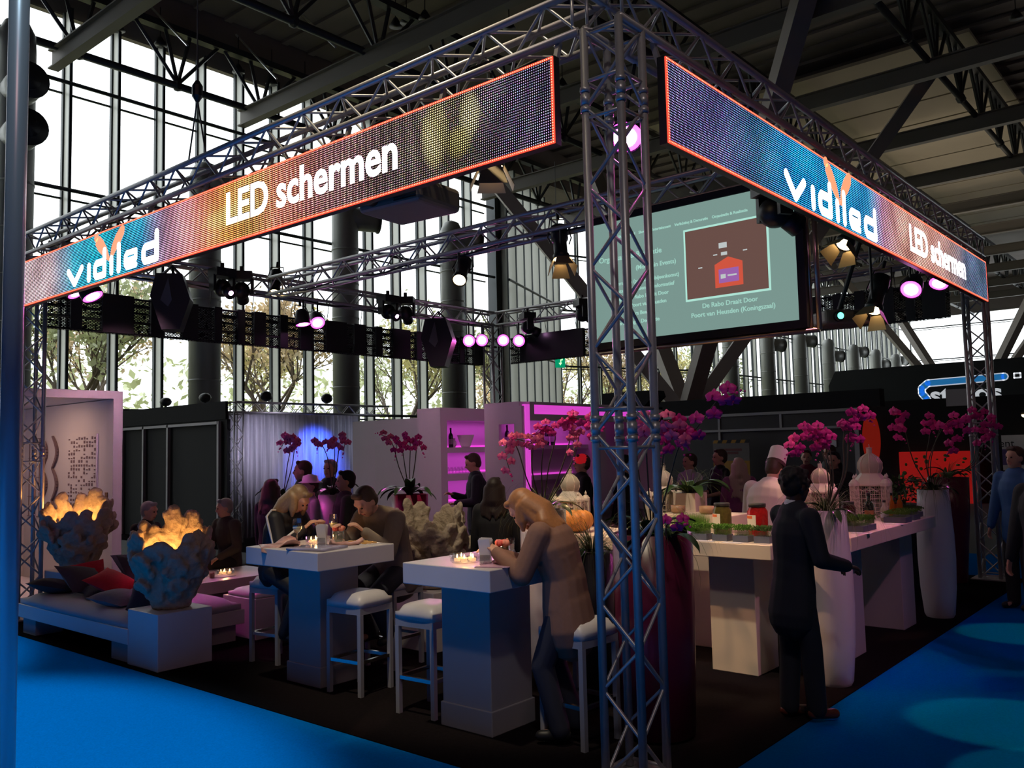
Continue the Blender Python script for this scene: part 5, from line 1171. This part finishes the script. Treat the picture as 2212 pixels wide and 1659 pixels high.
# bowls on the raised block, price cards
for (x, y, l) in ((3.2, 1.5, 'left small beige bowl on the raised block'), (3.2, 1.2, 'right small beige bowl on the raised block')):
    t = thing('small_bowl', l, 'bowl', (x, y, 1.212)); M().lathe([(.05, 0), (.068, .02), (.07, .075), (.064, .075), (.058, .02), (.01, .015)], n=24).build('bowl_body', mat('bowl_ceramic', (.3, .19, .1), .4), t, True)
for i, (x, y, rz) in enumerate(((2.19, .95, 0), (2.2, .7, .05), (2.19, .45, -.04), (3.35, -.16, .1), (4.3, -.14, -.1))):
    t = M().bb(-.035, .035, -.08, .08, 0, .003).build('price_card', SHIRT, loc=(x, y, 1.081), rz=rz)
    tag(t, ['blank white card lying in front of the wheatgrass tray', 'blank white card lying before the small cress punnets', 'blank white card lying near the counter corner', 'white card beside the wide cress tray', 'white card lying by the clear bottle on the long counter'][i], 'card')
AMB = mat('amber_oil', (.35, .1, .01), .08); DKJ = mat('dark_preserve', (.05, .01, .01), .12); CLR = mat('pale_oil', (.4, .36, .25), .08)
bottle('dark green bottle in front of the big lantern on the long counter', (4.3, .08, 1.08), mat('green_glass', (.012, .02, .01), .06), .29, .042, mat('tan_label', (.3, .12, .03), .6), name='oil_bottle')
bottle('pale bottle with white label on the long counter', (4.62, .04, 1.08), CLR, .2, .036, SHIRT, name='oil_bottle')
bottle('left tall amber bottle before the lantern', (4.85, .04, 1.08), AMB, .26, .028, None, name='oil_bottle')
bottle('right tall amber bottle before the lantern', (4.97, -.0, 1.08), AMB, .26, .028, None, name='oil_bottle')
jar('big dark preserve jar at the left end of the long counter', (3.85, .12, 1.08), DKJ, 1.15); jar('squat jar with metal lid behind the cress punnets', (5.12, .1, 1.08), AMB, .75, False); jar('squat dark jar at the right end of the long counter', (5.32, .12, 1.08), DKJ, .7, False)
t = thing('small_pot', 'small white pot with dark plant at the right end of the long counter', 'plant pot', (5.3, .3, 1.08)); M().lathe([(.05, 0), (.075, .14), (.068, .14), (.06, .1), (.01, .1)], n=24).build('pot', WHITE, t, True)
b = M(); rn = random.Random(8)
for _ in range(90):
    a = rn.uniform(0, 6.28); e = rn.uniform(.3, 1.4); L = rn.uniform(.08, .16); b.add([(0, 0, .11), (.004, .004, .11), (L*math.cos(a)*math.cos(e), L*math.sin(a)*math.cos(e), .11+L*math.sin(e))], [(0, 1, 2)])
b.build('foliage', MOSS[2], t)
t = thing('menu_card', 'white card leaning on the pink lit white planter', 'card', (1.5, 1.9, .013)); M().bb(-.01, .0, -.07, .07, .95, 1.12).build('card', CT, t); t.location.x = 1.505
# flowers in foil at the far right
rn = random.Random(12)
t = thing('flower_bouquets', 'bunches of small flowers wrapped in shiny foil beyond the long counter', 'bouquet', (7.0, .6, .012)); M().bb(-.5, .5, -.25, .25, 0, 1.05).build('display_stand', DRAPE, t)
for kk, (nm, mm) in enumerate((('foliage', MOSS[2]), ('blossoms', PET), ('foil', mat('gold_foil', (.7, .6, .25), .15, 1)))):
    b = M()
    for _ in range((260, 70, 40)[kk]):
        c = Vector((rn.uniform(-.5, .5), rn.uniform(-.25, .25), 1.1+rn.random()*.3)); e = Vector((rn.gauss(0, 1), rn.gauss(0, 1), rn.gauss(0, 1))).normalized(); g = e.cross(Vector((.2, .3, 1))).normalized(); s_ = (.05, .022, .03)[kk]
        b.add([c-e*s_, c+g*s_*.5, c+e*s_, c-g*s_*.5], [(0, 1, 2, 3)])
    b.build(nm, mm, t)

# ------------------------------------------------------------------ things on the high tables
CG = glass('clear_glass', (.9, .9, .92), .25)
FLAME = mat('flame', (1, .7, .3), emit=(1, .55, .18), es=14); WAX = mat('lit_wax', (.9, .7, .5), emit=(1, .5, .2), es=1.2)
def tealights(label, loc, n, rz=0):
    t = thing('candle_dish', label, 'candle holder', loc, rz)
    M().lathe([(.02, 0), (.085, .0), (.1, .012), (.105, .055), (.098, .055), (.092, .015), (.02, .008)], n=28, cap=False).build('glass_dish', CG, t, True)
    for i in range(n):
        a = 2*PI*i/n; x, y = .055*math.cos(a), .055*math.sin(a)
        o = M().lathe([(.02, .01), (.02, .03)], x, y, n=14).build('tealight', WAX, t, True); M().lathe([(.003, .032), (.006, .04), (.001, .058)], x, y, n=8).build('flame', FLAME, o, True)
    lamp('candle_light', 'POINT', Vector(loc)+Vector((0, 0, .1)), 1.1, (1, .5, .18), size=.03)
    return t
tealights('round glass dish of lit tealights on the near high table', (.0, 1.28, 1.12), 5)
tealights('glass dish of lit tealights between the wine glasses', (.28, 3.22, 1.12), 5)
tealights('glass dish of lit tealights on the low lounge table', (1.6, 6.75, .452), 5)
NAP = mat('napkin', (.7, .68, .72), .8)
def napkins(label, loc, rz, lean=8):
    t = thing('napkin_holder', label, 'napkin holder', loc, rz); b = M()
    for i in range(7): b.box((i-3)*.006, 0, .085+.004*(i % 3), .003, .075, .15, 0, R(lean)*.2*(i-3), R((i-3)*2.2))
    b.build('napkins', NAP, t); M().bb(-.026, .026, -.035, .035, 0, .012).bb(-.026, -.023, -.035, .035, 0, .06).bb(.023, .026, -.035, .035, 0, .06).build('clear_holder', CG, t)
napkins('upright white napkins in a holder beside the tealights on the near table', (.0, 1.1, 1.12), R(30)); napkins('upright white napkins in a holder on the left table', (.2, 3.06, 1.12), R(30))
ROSE = [mat('rose_petal', (.75, .12, .1), .6), mat('rose_pale', (.8, .3, .22), .6)]
def roses(label, loc, n=4):
    t = thing('rose_vase', label, 'vase', loc); M().lathe([(.05, 0), (.055, .01), (.055, .1), (.05, .1), (.048, .015), (.01, .01)], n=20, cap=False).build('glass_cube', CG, t, True)
    M().lathe([(.03, .005), (.042, .09)], n=12).build('stems', MOSS[2], t)
    for i in range(n):
        a = 2*PI*i/n; b = M(); c = Vector((.03*math.cos(a), .03*math.sin(a), .115)); b.ball(c, .026, .026, .024, 12, 8)
        for k in range(5):
            q = a+k*1.257; b.ball(c+Vector((.014*math.cos(q), .014*math.sin(q), .003)), .018, .01, .02, 8, 6, Matrix.Rotation(q, 3, 'Z'))
        b.build('rose', ROSE[i % 2], t, True)
roses('square glass vase of pink and red roses on the near table', (.19, 1.12, 1.12)); roses('glass vase of red flowers on the left table', (.4, 3.1, 1.12))
def wineglass(label, loc, wine, fill, h=.2):
    t = thing('wine_glass', label, 'glass', loc); k = h/.2
    M().lathe([(.034, 0), (.034, .003), (.004, .008), (.004, .09*k), (.02, .1*k), (.038, .13*k), (.036, .17*k), (.03, h)], n=20, cap=False).build('glass_bowl', CG, t, True)
    if wine: M().lathe([(.003, .1*k), (.02, .104*k), (.036, .13*k), (.036, .13*k+fill)], n=20).build('wine', wine, t, True)
WW = mat('white_wine', (.55, .5, .2), .05); CO = mat('cola', (.1, .015, .01), .05)
wineglass('wine glass with a little white wine before the long-haired woman', (.06, 3.2, 1.12), WW, .01, .22); wineglass('empty wine glass right of the napkins on the left table', (.5, 3.3, 1.12), WW, .004, .22)
t = thing('drink_glass', 'short glass of dark red drink by the blonde woman hand', 'glass', (.36, 1.2, 1.12)); M().lathe([(.022, 0), (.024, .004), (.008, .02), (.008, .03), (.03, .05), (.038, .13)], n=20, cap=False).build('glass_bowl', CG, t, True); M().lathe([(.01, .035), (.029, .052), (.034, .09)], n=20).build('drink', CO, t, True)
def sheet(name, label, loc, rz, sx, sy, m, th=.004, curl=.0, cat='paper'):
    b = M(); vs = []; k = 6
    for j in range(k+1):
        for i in range(k+1): u, v = i/k-.5, j/k-.5; vs.append((u*sx, v*sy, th+curl*(abs(u)*2)**3*math.sin(3+v*5)))
    N_ = len(vs); vs += [(x, y, z-th*.9) for x, y, z in vs]; fs = []
    for j in range(k):
        for i in range(k): a = j*(k+1)+i; fs += [(a, a+1, a+k+2, a+k+1), (N_+a, N_+a+k+1, N_+a+k+2, N_+a+1)]
    for i in range(k): fs += [(i+1, i, N_+i, N_+i+1), (k*(k+1)+i, k*(k+1)+i+1, N_+k*(k+1)+i+1, N_+k*(k+1)+i), (i*(k+1), (i+1)*(k+1), N_+(i+1)*(k+1), N_+i*(k+1)), ((i+1)*(k+1)+k, i*(k+1)+k, N_+i*(k+1)+k, N_+(i+1)*(k+1)+k)]
    b.add(vs, fs); return tag(b.build(name, m, smooth=True, loc=loc, rz=rz), label, cat)
MAGM = mat('magazine_cover', (.5, .3, .42), .15, noise=.8, nscale=7); FOIL = mat('red_white_wrapper', (.6, .3, .28), .35, noise=.9, nscale=14)
sheet('magazine', 'glossy pink magazine open under the hand of the blonde woman', (.08, 1.02, 1.12), R(20), .44, .22, MAGM, .006)
sheet('magazine', 'glossy magazine pile lying at the front corner of the left table', (.0, 2.86, 1.12), R(14), .3, .36, mat('magazine_blue', (.35, .33, .5), .12, noise=.6, nscale=5), .02)
sheet('paper_wrapper', 'crumpled red and white paper at the left end of the left table', (.0, 3.36, 1.121), R(60), .34, .3, FOIL, .015, .05)
sheet('paper_wrapper', 'white and red food wrapper in front of the leaning man', (.3, 2.9, 1.121), R(-20), .26, .16, FOIL, .02, .04)
t = thing('cracker_tray', 'warm lit tray with rows of crackers on the left table', 'food tray', (.45, 2.86, 1.12), R(-12)); M().bb(-.07, .1, -.15, .15, 0, .008).build('tray', NAP, t)
b = M()
for i in range(3):
    for j in range(6): b.lathe([(.02, .008), (.02, .018)], -.045+i*.045, -.12+j*.048, n=8)
tag(b.build('crackers', mat('cracker', (.6, .35, .12), .7), t), kind='stuff')
t = thing('egg_lamp', 'small pink glowing egg on the low lounge table', 'table light', (1.18, 6.62, .452)); M().lathe([(.035, 0), (.035, .05), (.04, .055)], n=16).build('holder', CG, t, True); M().ball((0, 0, .1), .04, .04, .055, 16, 10).build('egg', mat('pink_glow', (1, .2, .2), emit=(1, .12, .14), es=1.6), t, True)
t = thing('drink_glass', 'small glass of brown snack on the low lounge table', 'glass', (1.3, 6.55, .452)); M().lathe([(.03, 0), (.035, .08)], n=16, cap=False).build('glass_bowl', CG, t, True); M().lathe([(.026, .004), (.03, .06)], n=12).build('snack', mat('snack_brown', (.3, .1, .03), .8), t)
sheet('paper', 'white sheet of paper lying on the low lounge table', (1.45, 6.62, .452), R(10), .2, .3, NAP)

# ------------------------------------------------------------------ stage lights
LENS = mat('magenta_lens', (1, .2, .8), emit=(1, .05, .75), es=7); LENSC = mat('magenta_lens_core', (1, .6, 1), emit=(1, .5, 1), es=14); WL = mat('warm_lens', (1, .8, .5), emit=(1, .7, .35), es=14)
def aim(t, d): t.rotation_euler = Vector(d).to_track_quat('-Z', 'Y').to_euler()
def par(label, pos, target, power, color=MAG, on=True):
    pos = Vector(pos); t = thing('par_can', label, 'stage light', pos); aim(t, Vector(target)-pos)
    M().lathe([(.115, -.0), (.12, -.02), (.12, .0), (.118, .06), (.105, .16), (.08, .22), (.04, .24)], n=24, cap=False).lathe([(.04, .24), (.001, .245)], n=24).build('can_body', BLACK, t, True)
    M().lathe([(.11, -.004), (.001, -.003)], n=24, cap=False).build('lens', LENS, t); M().lathe([(.075, -.008), (.001, -.012)], n=20, cap=False).build('lens_core', LENSC, t)
    b = M(); b.path([(.14, 0, .1), (.145, 0, .2), (.1, 0, .3), (-.1, 0, .3), (-.145, 0, .2), (-.14, 0, .1)], .008, 6); b.tube((0, 0, .3), (0, 0, .38), .02); b.build('yoke', BLACK, t)
    hang(t, pos, 4.3)
    if power: lamp('par_light', 'SPOT', pos+(Vector(target)-pos).normalized()*.04, power, color, target, .06, 44, .5)
    return t
def D_(px, py, d): return dp(px, py, d)
def LX(px, py, v): return at(px, py, 0, v)
def LY(px, py, v): return at(px, py, 1, v)
def hang(t, pos, top, dx=0, dy=0):
    q = t.rotation_euler.to_quaternion().inverted(); a = q @ Vector((dx, dy, top-pos.z)); s0 = q @ Vector((0, 0, .1))
    M().tube(s0, a, .014).build('hanging_pipe', BLACK, t)
par('lit magenta stage light below the left banner end, front one', LX(200, 640, .12), (1.2, 5.2, .2), 150)
par('lit magenta stage light below the left banner end, behind its twin', LX(166, 631, .12), (2, 5, 0), 60)
par('magenta stage light tilted down on the back left truss', LY(686, 697, 8.33), (2.5, 4.5, 0.2), 130)
par('magenta stage light seen edge on beside its tilted twin on the back left truss', LY(655, 700, 8.33), (4, 7, -2), 0)
par('first glowing magenta lamp from the left at the back corner', LY(1013, 736, 8.33), (.4, 2.2, .9), 120); par('second glowing magenta lamp from the left at the back corner', LY(1041, 735, 8.33), (-.2, .2, 1.4), 60)
par('third glowing magenta lamp from the left at the back corner', LX(1087, 735, 8.38), (.6, .6, 1.2), 60); par('fourth glowing magenta lamp from the left at the back corner', LX(1121, 736, 8.38), (-.4, 3, .4), 60)
pq = LY(1350, 296, .22); hang(par('magenta stage light seen through the near truss column', pq, (-.4, -.3, 2.6), 25), pq, 4.34, 0, -.1)
par('magenta oval lamp below the right banner', LY(1968, 625, .12), (2.9, .1, .9), 130); par('magenta lamp half hidden by the lower edge of the right banner', LY(2028, 612, .12), (5.2, .3, .9), 60)
def profile_spot(label, pos, target, power, barn=True, L=.42, ang=22, color=WARM, lens=WL):
    pos = Vector(pos); t = thing('theatre_spot', label, 'stage light', pos); aim(t, Vector(target)-pos)
    M().lathe([(.085, 0), (.09, .0), (.09, .06), (.075, .08), (.075, L*.6), (.095, L*.65), (.095, L), (.05, L+.02)], n=20, cap=False).build('spot_body', BLACK, t, True)
    M().lathe([(.075, .01), (.001, .012)], n=20, cap=False).build('lens', lens, t)
    b = M(); b.path([(.1, 0, L*.5), (.13, 0, L*.7), (.09, 0, L+.12), (-.09, 0, L+.12), (-.13, 0, L*.7), (-.1, 0, L*.5)], .008, 6); b.tube((0, 0, L+.12), (0, 0, L+.22), .02); b.build('yoke', BLACK, t)
    if barn:
        for k in range(4):
            a = k*PI/2; dx, dy = math.cos(a), math.sin(a); px_, py_ = -dy, dx; b = M()
            b.add([(dx*.085+px_*.06, dy*.085+py_*.06, 0), (dx*.085-px_*.06, dy*.085-py_*.06, 0), (dx*.15-px_*.1, dy*.15-py_*.1, -.14), (dx*.15+px_*.1, dy*.15+py_*.1, -.14)], [(0, 1, 2, 3)])
            o = b.build('barn_door', mat('barn_door_metal', (.35, .27, .16), .4, .6), t); md = o.modifiers.new('t', 'SOLIDIFY'); md.thickness = .004
    hang(t, pos, 4.26)
    if power: lamp('spot_light', 'SPOT', pos+(Vector(target)-pos).normalized()*.03, power, color, target, .03, ang, .15)
    return t
profile_spot('warm theatre spot with barn doors left of the near truss column', LX(1213, 562, 3.23), (2.4, 2.0, 1.0), 120, ang=36)
profile_spot('dark cylindrical spot tilted down left below the middle truss', LX(992, 606, 3.23), (.42, 2.72, .78), 260, barn=False, ang=9)
profile_spot('cylindrical spot hanging straight down from the back left truss', LY(593, 634, 8.33), (1.6, 6.4, 0), 60, barn=False, ang=30)
profile_spot('bright warm flood with open barn doors right of the screen', LY(1886, 672, .12), (3.6, .3, 1.0), 90, ang=46)
profile_spot('warm spot with two flared barn doors below the right banner', LY(1823, 530, .12), (2.0, .8, 1.0), 80, ang=40)
profile_spot('lamp with white and magenta barn doors under the left banner', LX(1062, 362, .12), (.25, 1.2, .8), 30, ang=18)
profile_spot('narrow warm spot hidden behind the right banner', (1.8, .1, 3.95), (2.2, .7, .4), 70, barn=False, ang=34)
def moving_head(label, pos, yaw, size=1.0):
    t = thing('moving_head', label, 'stage light', pos, yaw); s = size
    M().bb(-.18*s, .18*s, -.14*s, .14*s, .1*s, .24*s).build('base_box', BLACK, t); M().bb(-.2*s, -.15*s, -.07*s, .07*s, -.14*s, .12*s).build('arm', BLACK, t); M().bb(.15*s, .2*s, -.07*s, .07*s, -.14*s, .12*s).build('arm', BLACK, t)
    M().ball((0, 0, -.08*s), .14*s, .16*s, .15*s).tube((0, -.1*s, -.12*s), (0, -.26*s, -.2*s), .09*s, .11*s, 16).build('head', BLACK, t, True); M().tube((0, -.262*s, -.201*s), (0, -.266*s, -.203*s), .035, n=12).build('lens', LENSC, t)
    M().tube((0, 0, .24*s), (0, 0, max(.34*s, 4.27-pos.z)), .03).build('clamp', BLACK, t)
for l, px, py, d_, y in (('big black moving head light above the left black speaker', 480, 612, 8.2, 0), ('black moving head beside the first one on the back left truss', 522, 618, 8.3, 2.5), ('black moving head light in the middle of the back left truss', 838, 665, 8.2, 0), ('black moving head light right beside the middle one', 876, 668, 8.3, 2.2), ('black moving head perched on the back right truss', 1258, 672, 14.5, 1), ('small black light clamped on the back right truss', 1140, 700, 16.5, 1), ('black moving head under the right banner by the screen corner', 1672, 442, .12, 1)):
    moving_head(l, LY(px, py, d_) if d_ < 8.35 else LX(px, py, 8.38), y, .85)
# black speakers
def speaker(label, pos, yaw, s):
    t = thing('hanging_speaker', label, 'speaker', pos, yaw); W = .32*s
    b = M(); b.poly([(-W*.45, -.5*s), (W*.5, -.5*s), (W*1.05, .05*s), (W*.6, .5*s), (-W*.75, .5*s), (-W*1.05, .1*s)], .42*s, (0, .2*s, 0)); b.build('cabinet', BLACK, t)
    M().poly([(-W*.5, .02*s), (-W*.1, .42*s), (W*.1, .02*s), (-W*.1, -.1*s)], .012, (0, -.222*s, 0)).build('grille', mat('grey_grille', (.09, .095, .1), .4), t)
    b = M(); b.path([(-.5*W, 0, .5*s), (0, 0, .68*s), (.5*W, 0, .5*s)], .015, 6); b.tube((0, 0, .66*s), (0, .1, 4.3-pos.z), .02); b.build('bracket', BLACK, t)
speaker('black hexagonal speaker hanging under the back left truss at left', LY(372, 655, 8.2), img_yaw(12), .75); speaker('black angular speaker hanging near the back corner of the truss', LY(948, 742, 8.2), img_yaw(-8), .85)
# projectors
def projector(label, pos, yaw, s, lensm, to=None):
    t = thing('projector', label, 'projector', pos, yaw); bev(M().bb(-.3*s, .3*s, -.24*s, .24*s, -.09*s, .09*s).build('case', mat('projector_case', (.15, .12, .1), .5), t), .04*s, 3)
    M().tube((-.14*s, -.24*s, 0), (-.14*s, -.3*s, 0), .065*s, n=20).build('lens_barrel', BLACK, t, True); M().tube((-.14*s, -.301*s, 0), (-.14*s, -.304*s, 0), .04*s, n=20).build('lens', lensm, t)
    b = M()
    for i in range(7): b.bb(.06*s, .27*s, -.243*s, -.24*s, -.06*s+i*.018*s, -.05*s+i*.018*s)
    b.build('vent', BLACK, t); M().tube((0, 0, .09*s), Matrix.Rotation(-yaw, 3, 'Z') @ Vector((to[0], to[1], 4.33-pos.z)), .03*s).bb(-.12*s, .12*s, -.1*s, .1*s, .09*s, .11*s).build('ceiling_bracket', BLACK, t)
projector('large brown projector hanging below the left banner', LX(885, 436, .35), img_yaw(-35), 1.05, BLACK, (-.27, 0)); projector('grey projector with green glowing lens right of the screen', LY(1812, 690, .5), img_yaw(8), .85, mat('green_lens', (.1, 1, .5), emit=(.08, .8, .45), es=5), (0, -.4))
# chain hoist hook and slings above the left truss
hp0 = D_(445, 205, 8.3)
t = thing('chain_hoist', 'chain hook with slings holding the left truss', 'chain hoist', (-.0, hp0.y, 4.6)); b = M(); b.tube((0, -.0, .62), (0, -.16, .03), .008).tube((0, 0, .62), (0, .16, .03), .008); b.build('sling', STEEL, t)
M().lathe([(.02, .6), (.05, .65), (.05, .75), (.02, .8)], n=10).build('hook_block', BLACK, t); M().tube((0, 0, .8), (0, 0, 8.0), .006).build('chain', STEEL, t)
# exit sign
GRN = mat('exit_green', (.0, .3, .12), emit=(.0, .28, .13), es=1.0); ES = D_(1210, 779, 30)
t = thing('exit_sign', 'green exit sign with running figure symbol hanging before the far glazing', 'sign', ES, img_yaw(-90)+PI/2)
M().bb(-.17, .17, -.03, .03, -.24, .24).build('sign_box', GRN, t)
b = M(); ribbon(b, [(-.07, .08), (-.07, .18), (.07, .18), (.07, .02), (.02, .02), (.02, -.1)], .03, -.034); b.poly([(-.05, -.08), (.06, -.08), (.0, -.17)], .003, (0, -.032, 0)); b.build('sign_symbol', mat('exit_symbol', (.6, 1, .5), emit=(.5, 1, .45), es=1.5), t)
M().tube((0, 0, .24), (0, 0, 7), .01).build('rod', STEEL, t)

# ------------------------------------------------------------------ stands beyond the counter (right background)
GP = mat('grey_partition', (.05, .045, .05), .7); PRF = mat('pale_profile', (.35, .33, .34), .5, .3)
t = thing('partition_stand', 'dark exhibition stand with pale profile rails behind the counter', 'booth', (17, 7.3, 0))
M().bb(0, .08, -2.9, 2.9, .0, 2.2).build('wall_panel', GP, t); M().bb(-.02, .1, -2.9, 2.9, 2.26, 2.6).build('fascia', GP, t)
M().bb(-.05, -.0, -2.9, 2.9, 2.6, 2.67).bb(-.05, -.0, -2.9, 2.9, 2.2, 2.26).build('rail', PRF, t)
for y in (-2.82, -.98, .72, 2.85): M().bb(-.04, -.0, y-(.08 if y < -2 else .03), y+.03, .0 if y != -.98 else 2.2, 2.66).build('upright', PRF, t)
M().bb(.05, .4, -3.4, 2.9, 2.68, 3.1).build('top_drape', DRAPE, t)
textmesh('.nl', .2, 2.15, 2.34, parent=t, m=PAINT, name='lettering').rotation_euler = (PI/2, 0, -PI/2)
M().bb(-.02, -.005, -2.35, -2.15, 1.75, 1.95).build('notice', PAINT, t)
p = at(1578, 950, 0, 16.4)
t = thing('roll_up_banner', 'grey and yellow hazard striped roll-up banner beyond the orchids', 'banner', (16.4, p.y, 0), -PI/2); M().bb(-.5, .5, 0, .02, .05, 1.98).build('banner_sheet', mat('banner_grey', (.16, .14, .13), .6), t); M().bb(-.5, .5, -.004, 0, .05, 1.45).build('yellow_field', mat('banner_yellow', (.4, .2, .02), .6), t)
b = M(); b2 = M()
for i in range(8): (b if i % 2 else b2).poly([(-.5+i*.125, 1.9), (-.375+i*.125, 1.9), (-.335+i*.125, 1.98), (-.46+i*.125, 1.98)], .003, (0, -.002, 0))
b.build('hazard_stripe', BLACK, t); b2.build('hazard_stripe', mat('banner_yellow', (.4, .2, .02), .6), t); M().bb(-.2, .2, -.004, 0, 1.62, 1.68).bb(-.28, .3, -.004, 0, 1.7, 1.76).build('printed_lines', mat('print_red', (.15, .04, .04), .6), t)
M().bb(-.5, .5, -.06, .08, 0, .06).build('base', ALU, t)
t = thing('black_stand_wall', 'tall black stand wall with poster and red oval on the right', 'booth', (24, 2, 0))
M().bb(0, .2, -8, 5.0, 0, 3.1).build('drape_wall', DRAPE, t); 
M().bb(-.04, 0, 1.45, 2.15, 2.85, 3.35).build('poster', mat('poster_grey', (.36, .33, .36), .6), t)
M().bb(-.05, -.02, -1.6, .75, .95, 1.95).build('white_sign', PAINT, t); M().bb(-.06, -.05, .2, .75, 1.1, 1.55).build('sign_photo', mat('sign_photo', (.1, .06, .2), .6), t)
o = textmesh('Event', .3, -.055, 1.62, parent=t, m=BLACK, name='lettering'); o.rotation_euler = (PI/2, 0, -PI/2); o.location = (-.055, 1.1, 1.62)
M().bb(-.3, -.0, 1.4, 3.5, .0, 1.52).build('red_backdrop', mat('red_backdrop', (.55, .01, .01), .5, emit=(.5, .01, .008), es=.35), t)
b = M(); rn = random.Random(6)
for _ in range(24): b.ball((-.31, rn.uniform(1.5, 3.4), rn.uniform(.7, 1.45)), .02, rn.uniform(.03, .08), rn.uniform(.02, .07), 6, 4)
b.build('leaf_print', MOSS[2], t)
M().tube((-.2, .1, 2.55), (-.28, .1, 2.5), .07, .09, 16).build('lamp_head', BLACK, t); M().tube((-.285, .1, 2.5), (-.29, .1, 2.5), .06, n=16).build('lamp_glow', WL, t)
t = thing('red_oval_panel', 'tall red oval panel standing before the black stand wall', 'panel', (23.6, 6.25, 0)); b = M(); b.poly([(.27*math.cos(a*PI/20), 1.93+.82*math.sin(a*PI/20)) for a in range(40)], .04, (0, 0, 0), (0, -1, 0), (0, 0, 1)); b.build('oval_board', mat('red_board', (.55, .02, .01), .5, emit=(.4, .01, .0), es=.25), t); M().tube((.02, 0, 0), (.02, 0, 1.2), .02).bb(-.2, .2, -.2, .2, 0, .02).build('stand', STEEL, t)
# long black box sign
t = thing('box_sign', 'long black box sign with blue outlined white lettering', 'sign', (28.5, 2.5, 0)); H_ = 4.42
M().poly([(-6.3, 3.0), (8, 3.0), (8, H_), (-6.1, H_), (-6.36, 3.9)], 1.2, (0, 0, 0), (0, -1, 0), (0, 0, 1)).build('box_body', mat('black_tarp', (.015, .02, .022), .55), t)
b = M(); b.bb(-.1, .5, -8, 6.3, 0.012, .2)
for y in (-7.5, 0, 6): b.bb(.1, .4, y-.1, y+.1, .2, 3.0)
b.build('support', STEEL, t)
BL = mat('sign_blue', (.03, .3, .7), emit=(.02, .2, .5), es=.5); WS = mat('sign_white', (.8, .8, .85), emit=(.8, .85, .9), es=.5)
def rib(pts, w, m, off, nm):
    b = M(); ribbon(b, pts, w, off); o = b.build(nm, m, t); o.rotation_euler = (0, 0, -PI/2); return o
nx = -1.2
sg = [(-3.05, 3.25), (-3.2, 3.45), (-3.2, 3.62), (-3.0, 3.78), (-.7, 3.84)]
rib(sg, .26, WS, nx-.0, 'sign_outline'); rib(sg, .19, BL, nx-.012, 'sign_stroke'); rib([(-.42, 3.78), (-.24, 3.78), (-.24, 3.92), (-.42, 3.92), (-.42, 3.78)], .05, WS, nx-.0, 'sign_letter')
o = textmesh('stagos', .75, 0, 3.2, parent=t, m=WS, offset=.02, width=1.15); o.rotation_euler = (PI/2, 0, -PI/2); o.location = (nx-.02, 2.95, 3.12)
o = textmesh('nl', .4, 0, 3.7, parent=t, m=BL); o.rotation_euler = (PI/2, 0, -PI/2); o.location = (nx-.02, .0, 3.75)
# dark drape tent at the far left of the column's right side
p = at(1440, 900, 0, 15)
t = thing('black_canopy', 'black fabric canopy edge right of the near column in the distance', 'canopy', (15, p.y+.3, 0)); M().poly([(-1.2, 3.25), (.25, 3.25), (.3, 3.1), (.0, 2.85), (-1.2, 2.8)], .6, (0, 0, 0), (0, -1, 0), (0, 0, 1)).tube((-.3, 0, 0), (-.3, 0, 2.8), .03).build('canopy_cloth', DRAPE, t)
# small lights on top of the blue curtained booth
b0 = None
for px, py, l in ((358, 862, 'first small stage light on top of the black booth'), (443, 855, 'second small stage light on top of the black booth'), ):
    p = at(px, py, 0, 6.2); t = thing('booth_light', l, 'stage light', (6.2, p.y, 3.06)); M().ball((0, 0, .12), .13, .16, .11, 10, 6).build('light_body', BLACK, t, True); M().tube((0, 0, 0), (0, 0, .1), .03).build('bracket', BLACK, t)
for px, py, l in ((575, 852, 'small stage light on the front truss above the curtain left part'), (706, 862, 'small warm lit stage light on the front truss above the curtain')):
    p = at(px, py, 1, 14.0); t = thing('booth_light', l, 'stage light', (p.x, 14.0, 3.06)); M().ball((0, 0, .12), .15, .12, .12, 10, 6).build('light_body', BLACK, t, True); M().tube((0, 0, 0), (0, 0, .1), .03).build('bracket', BLACK, t)
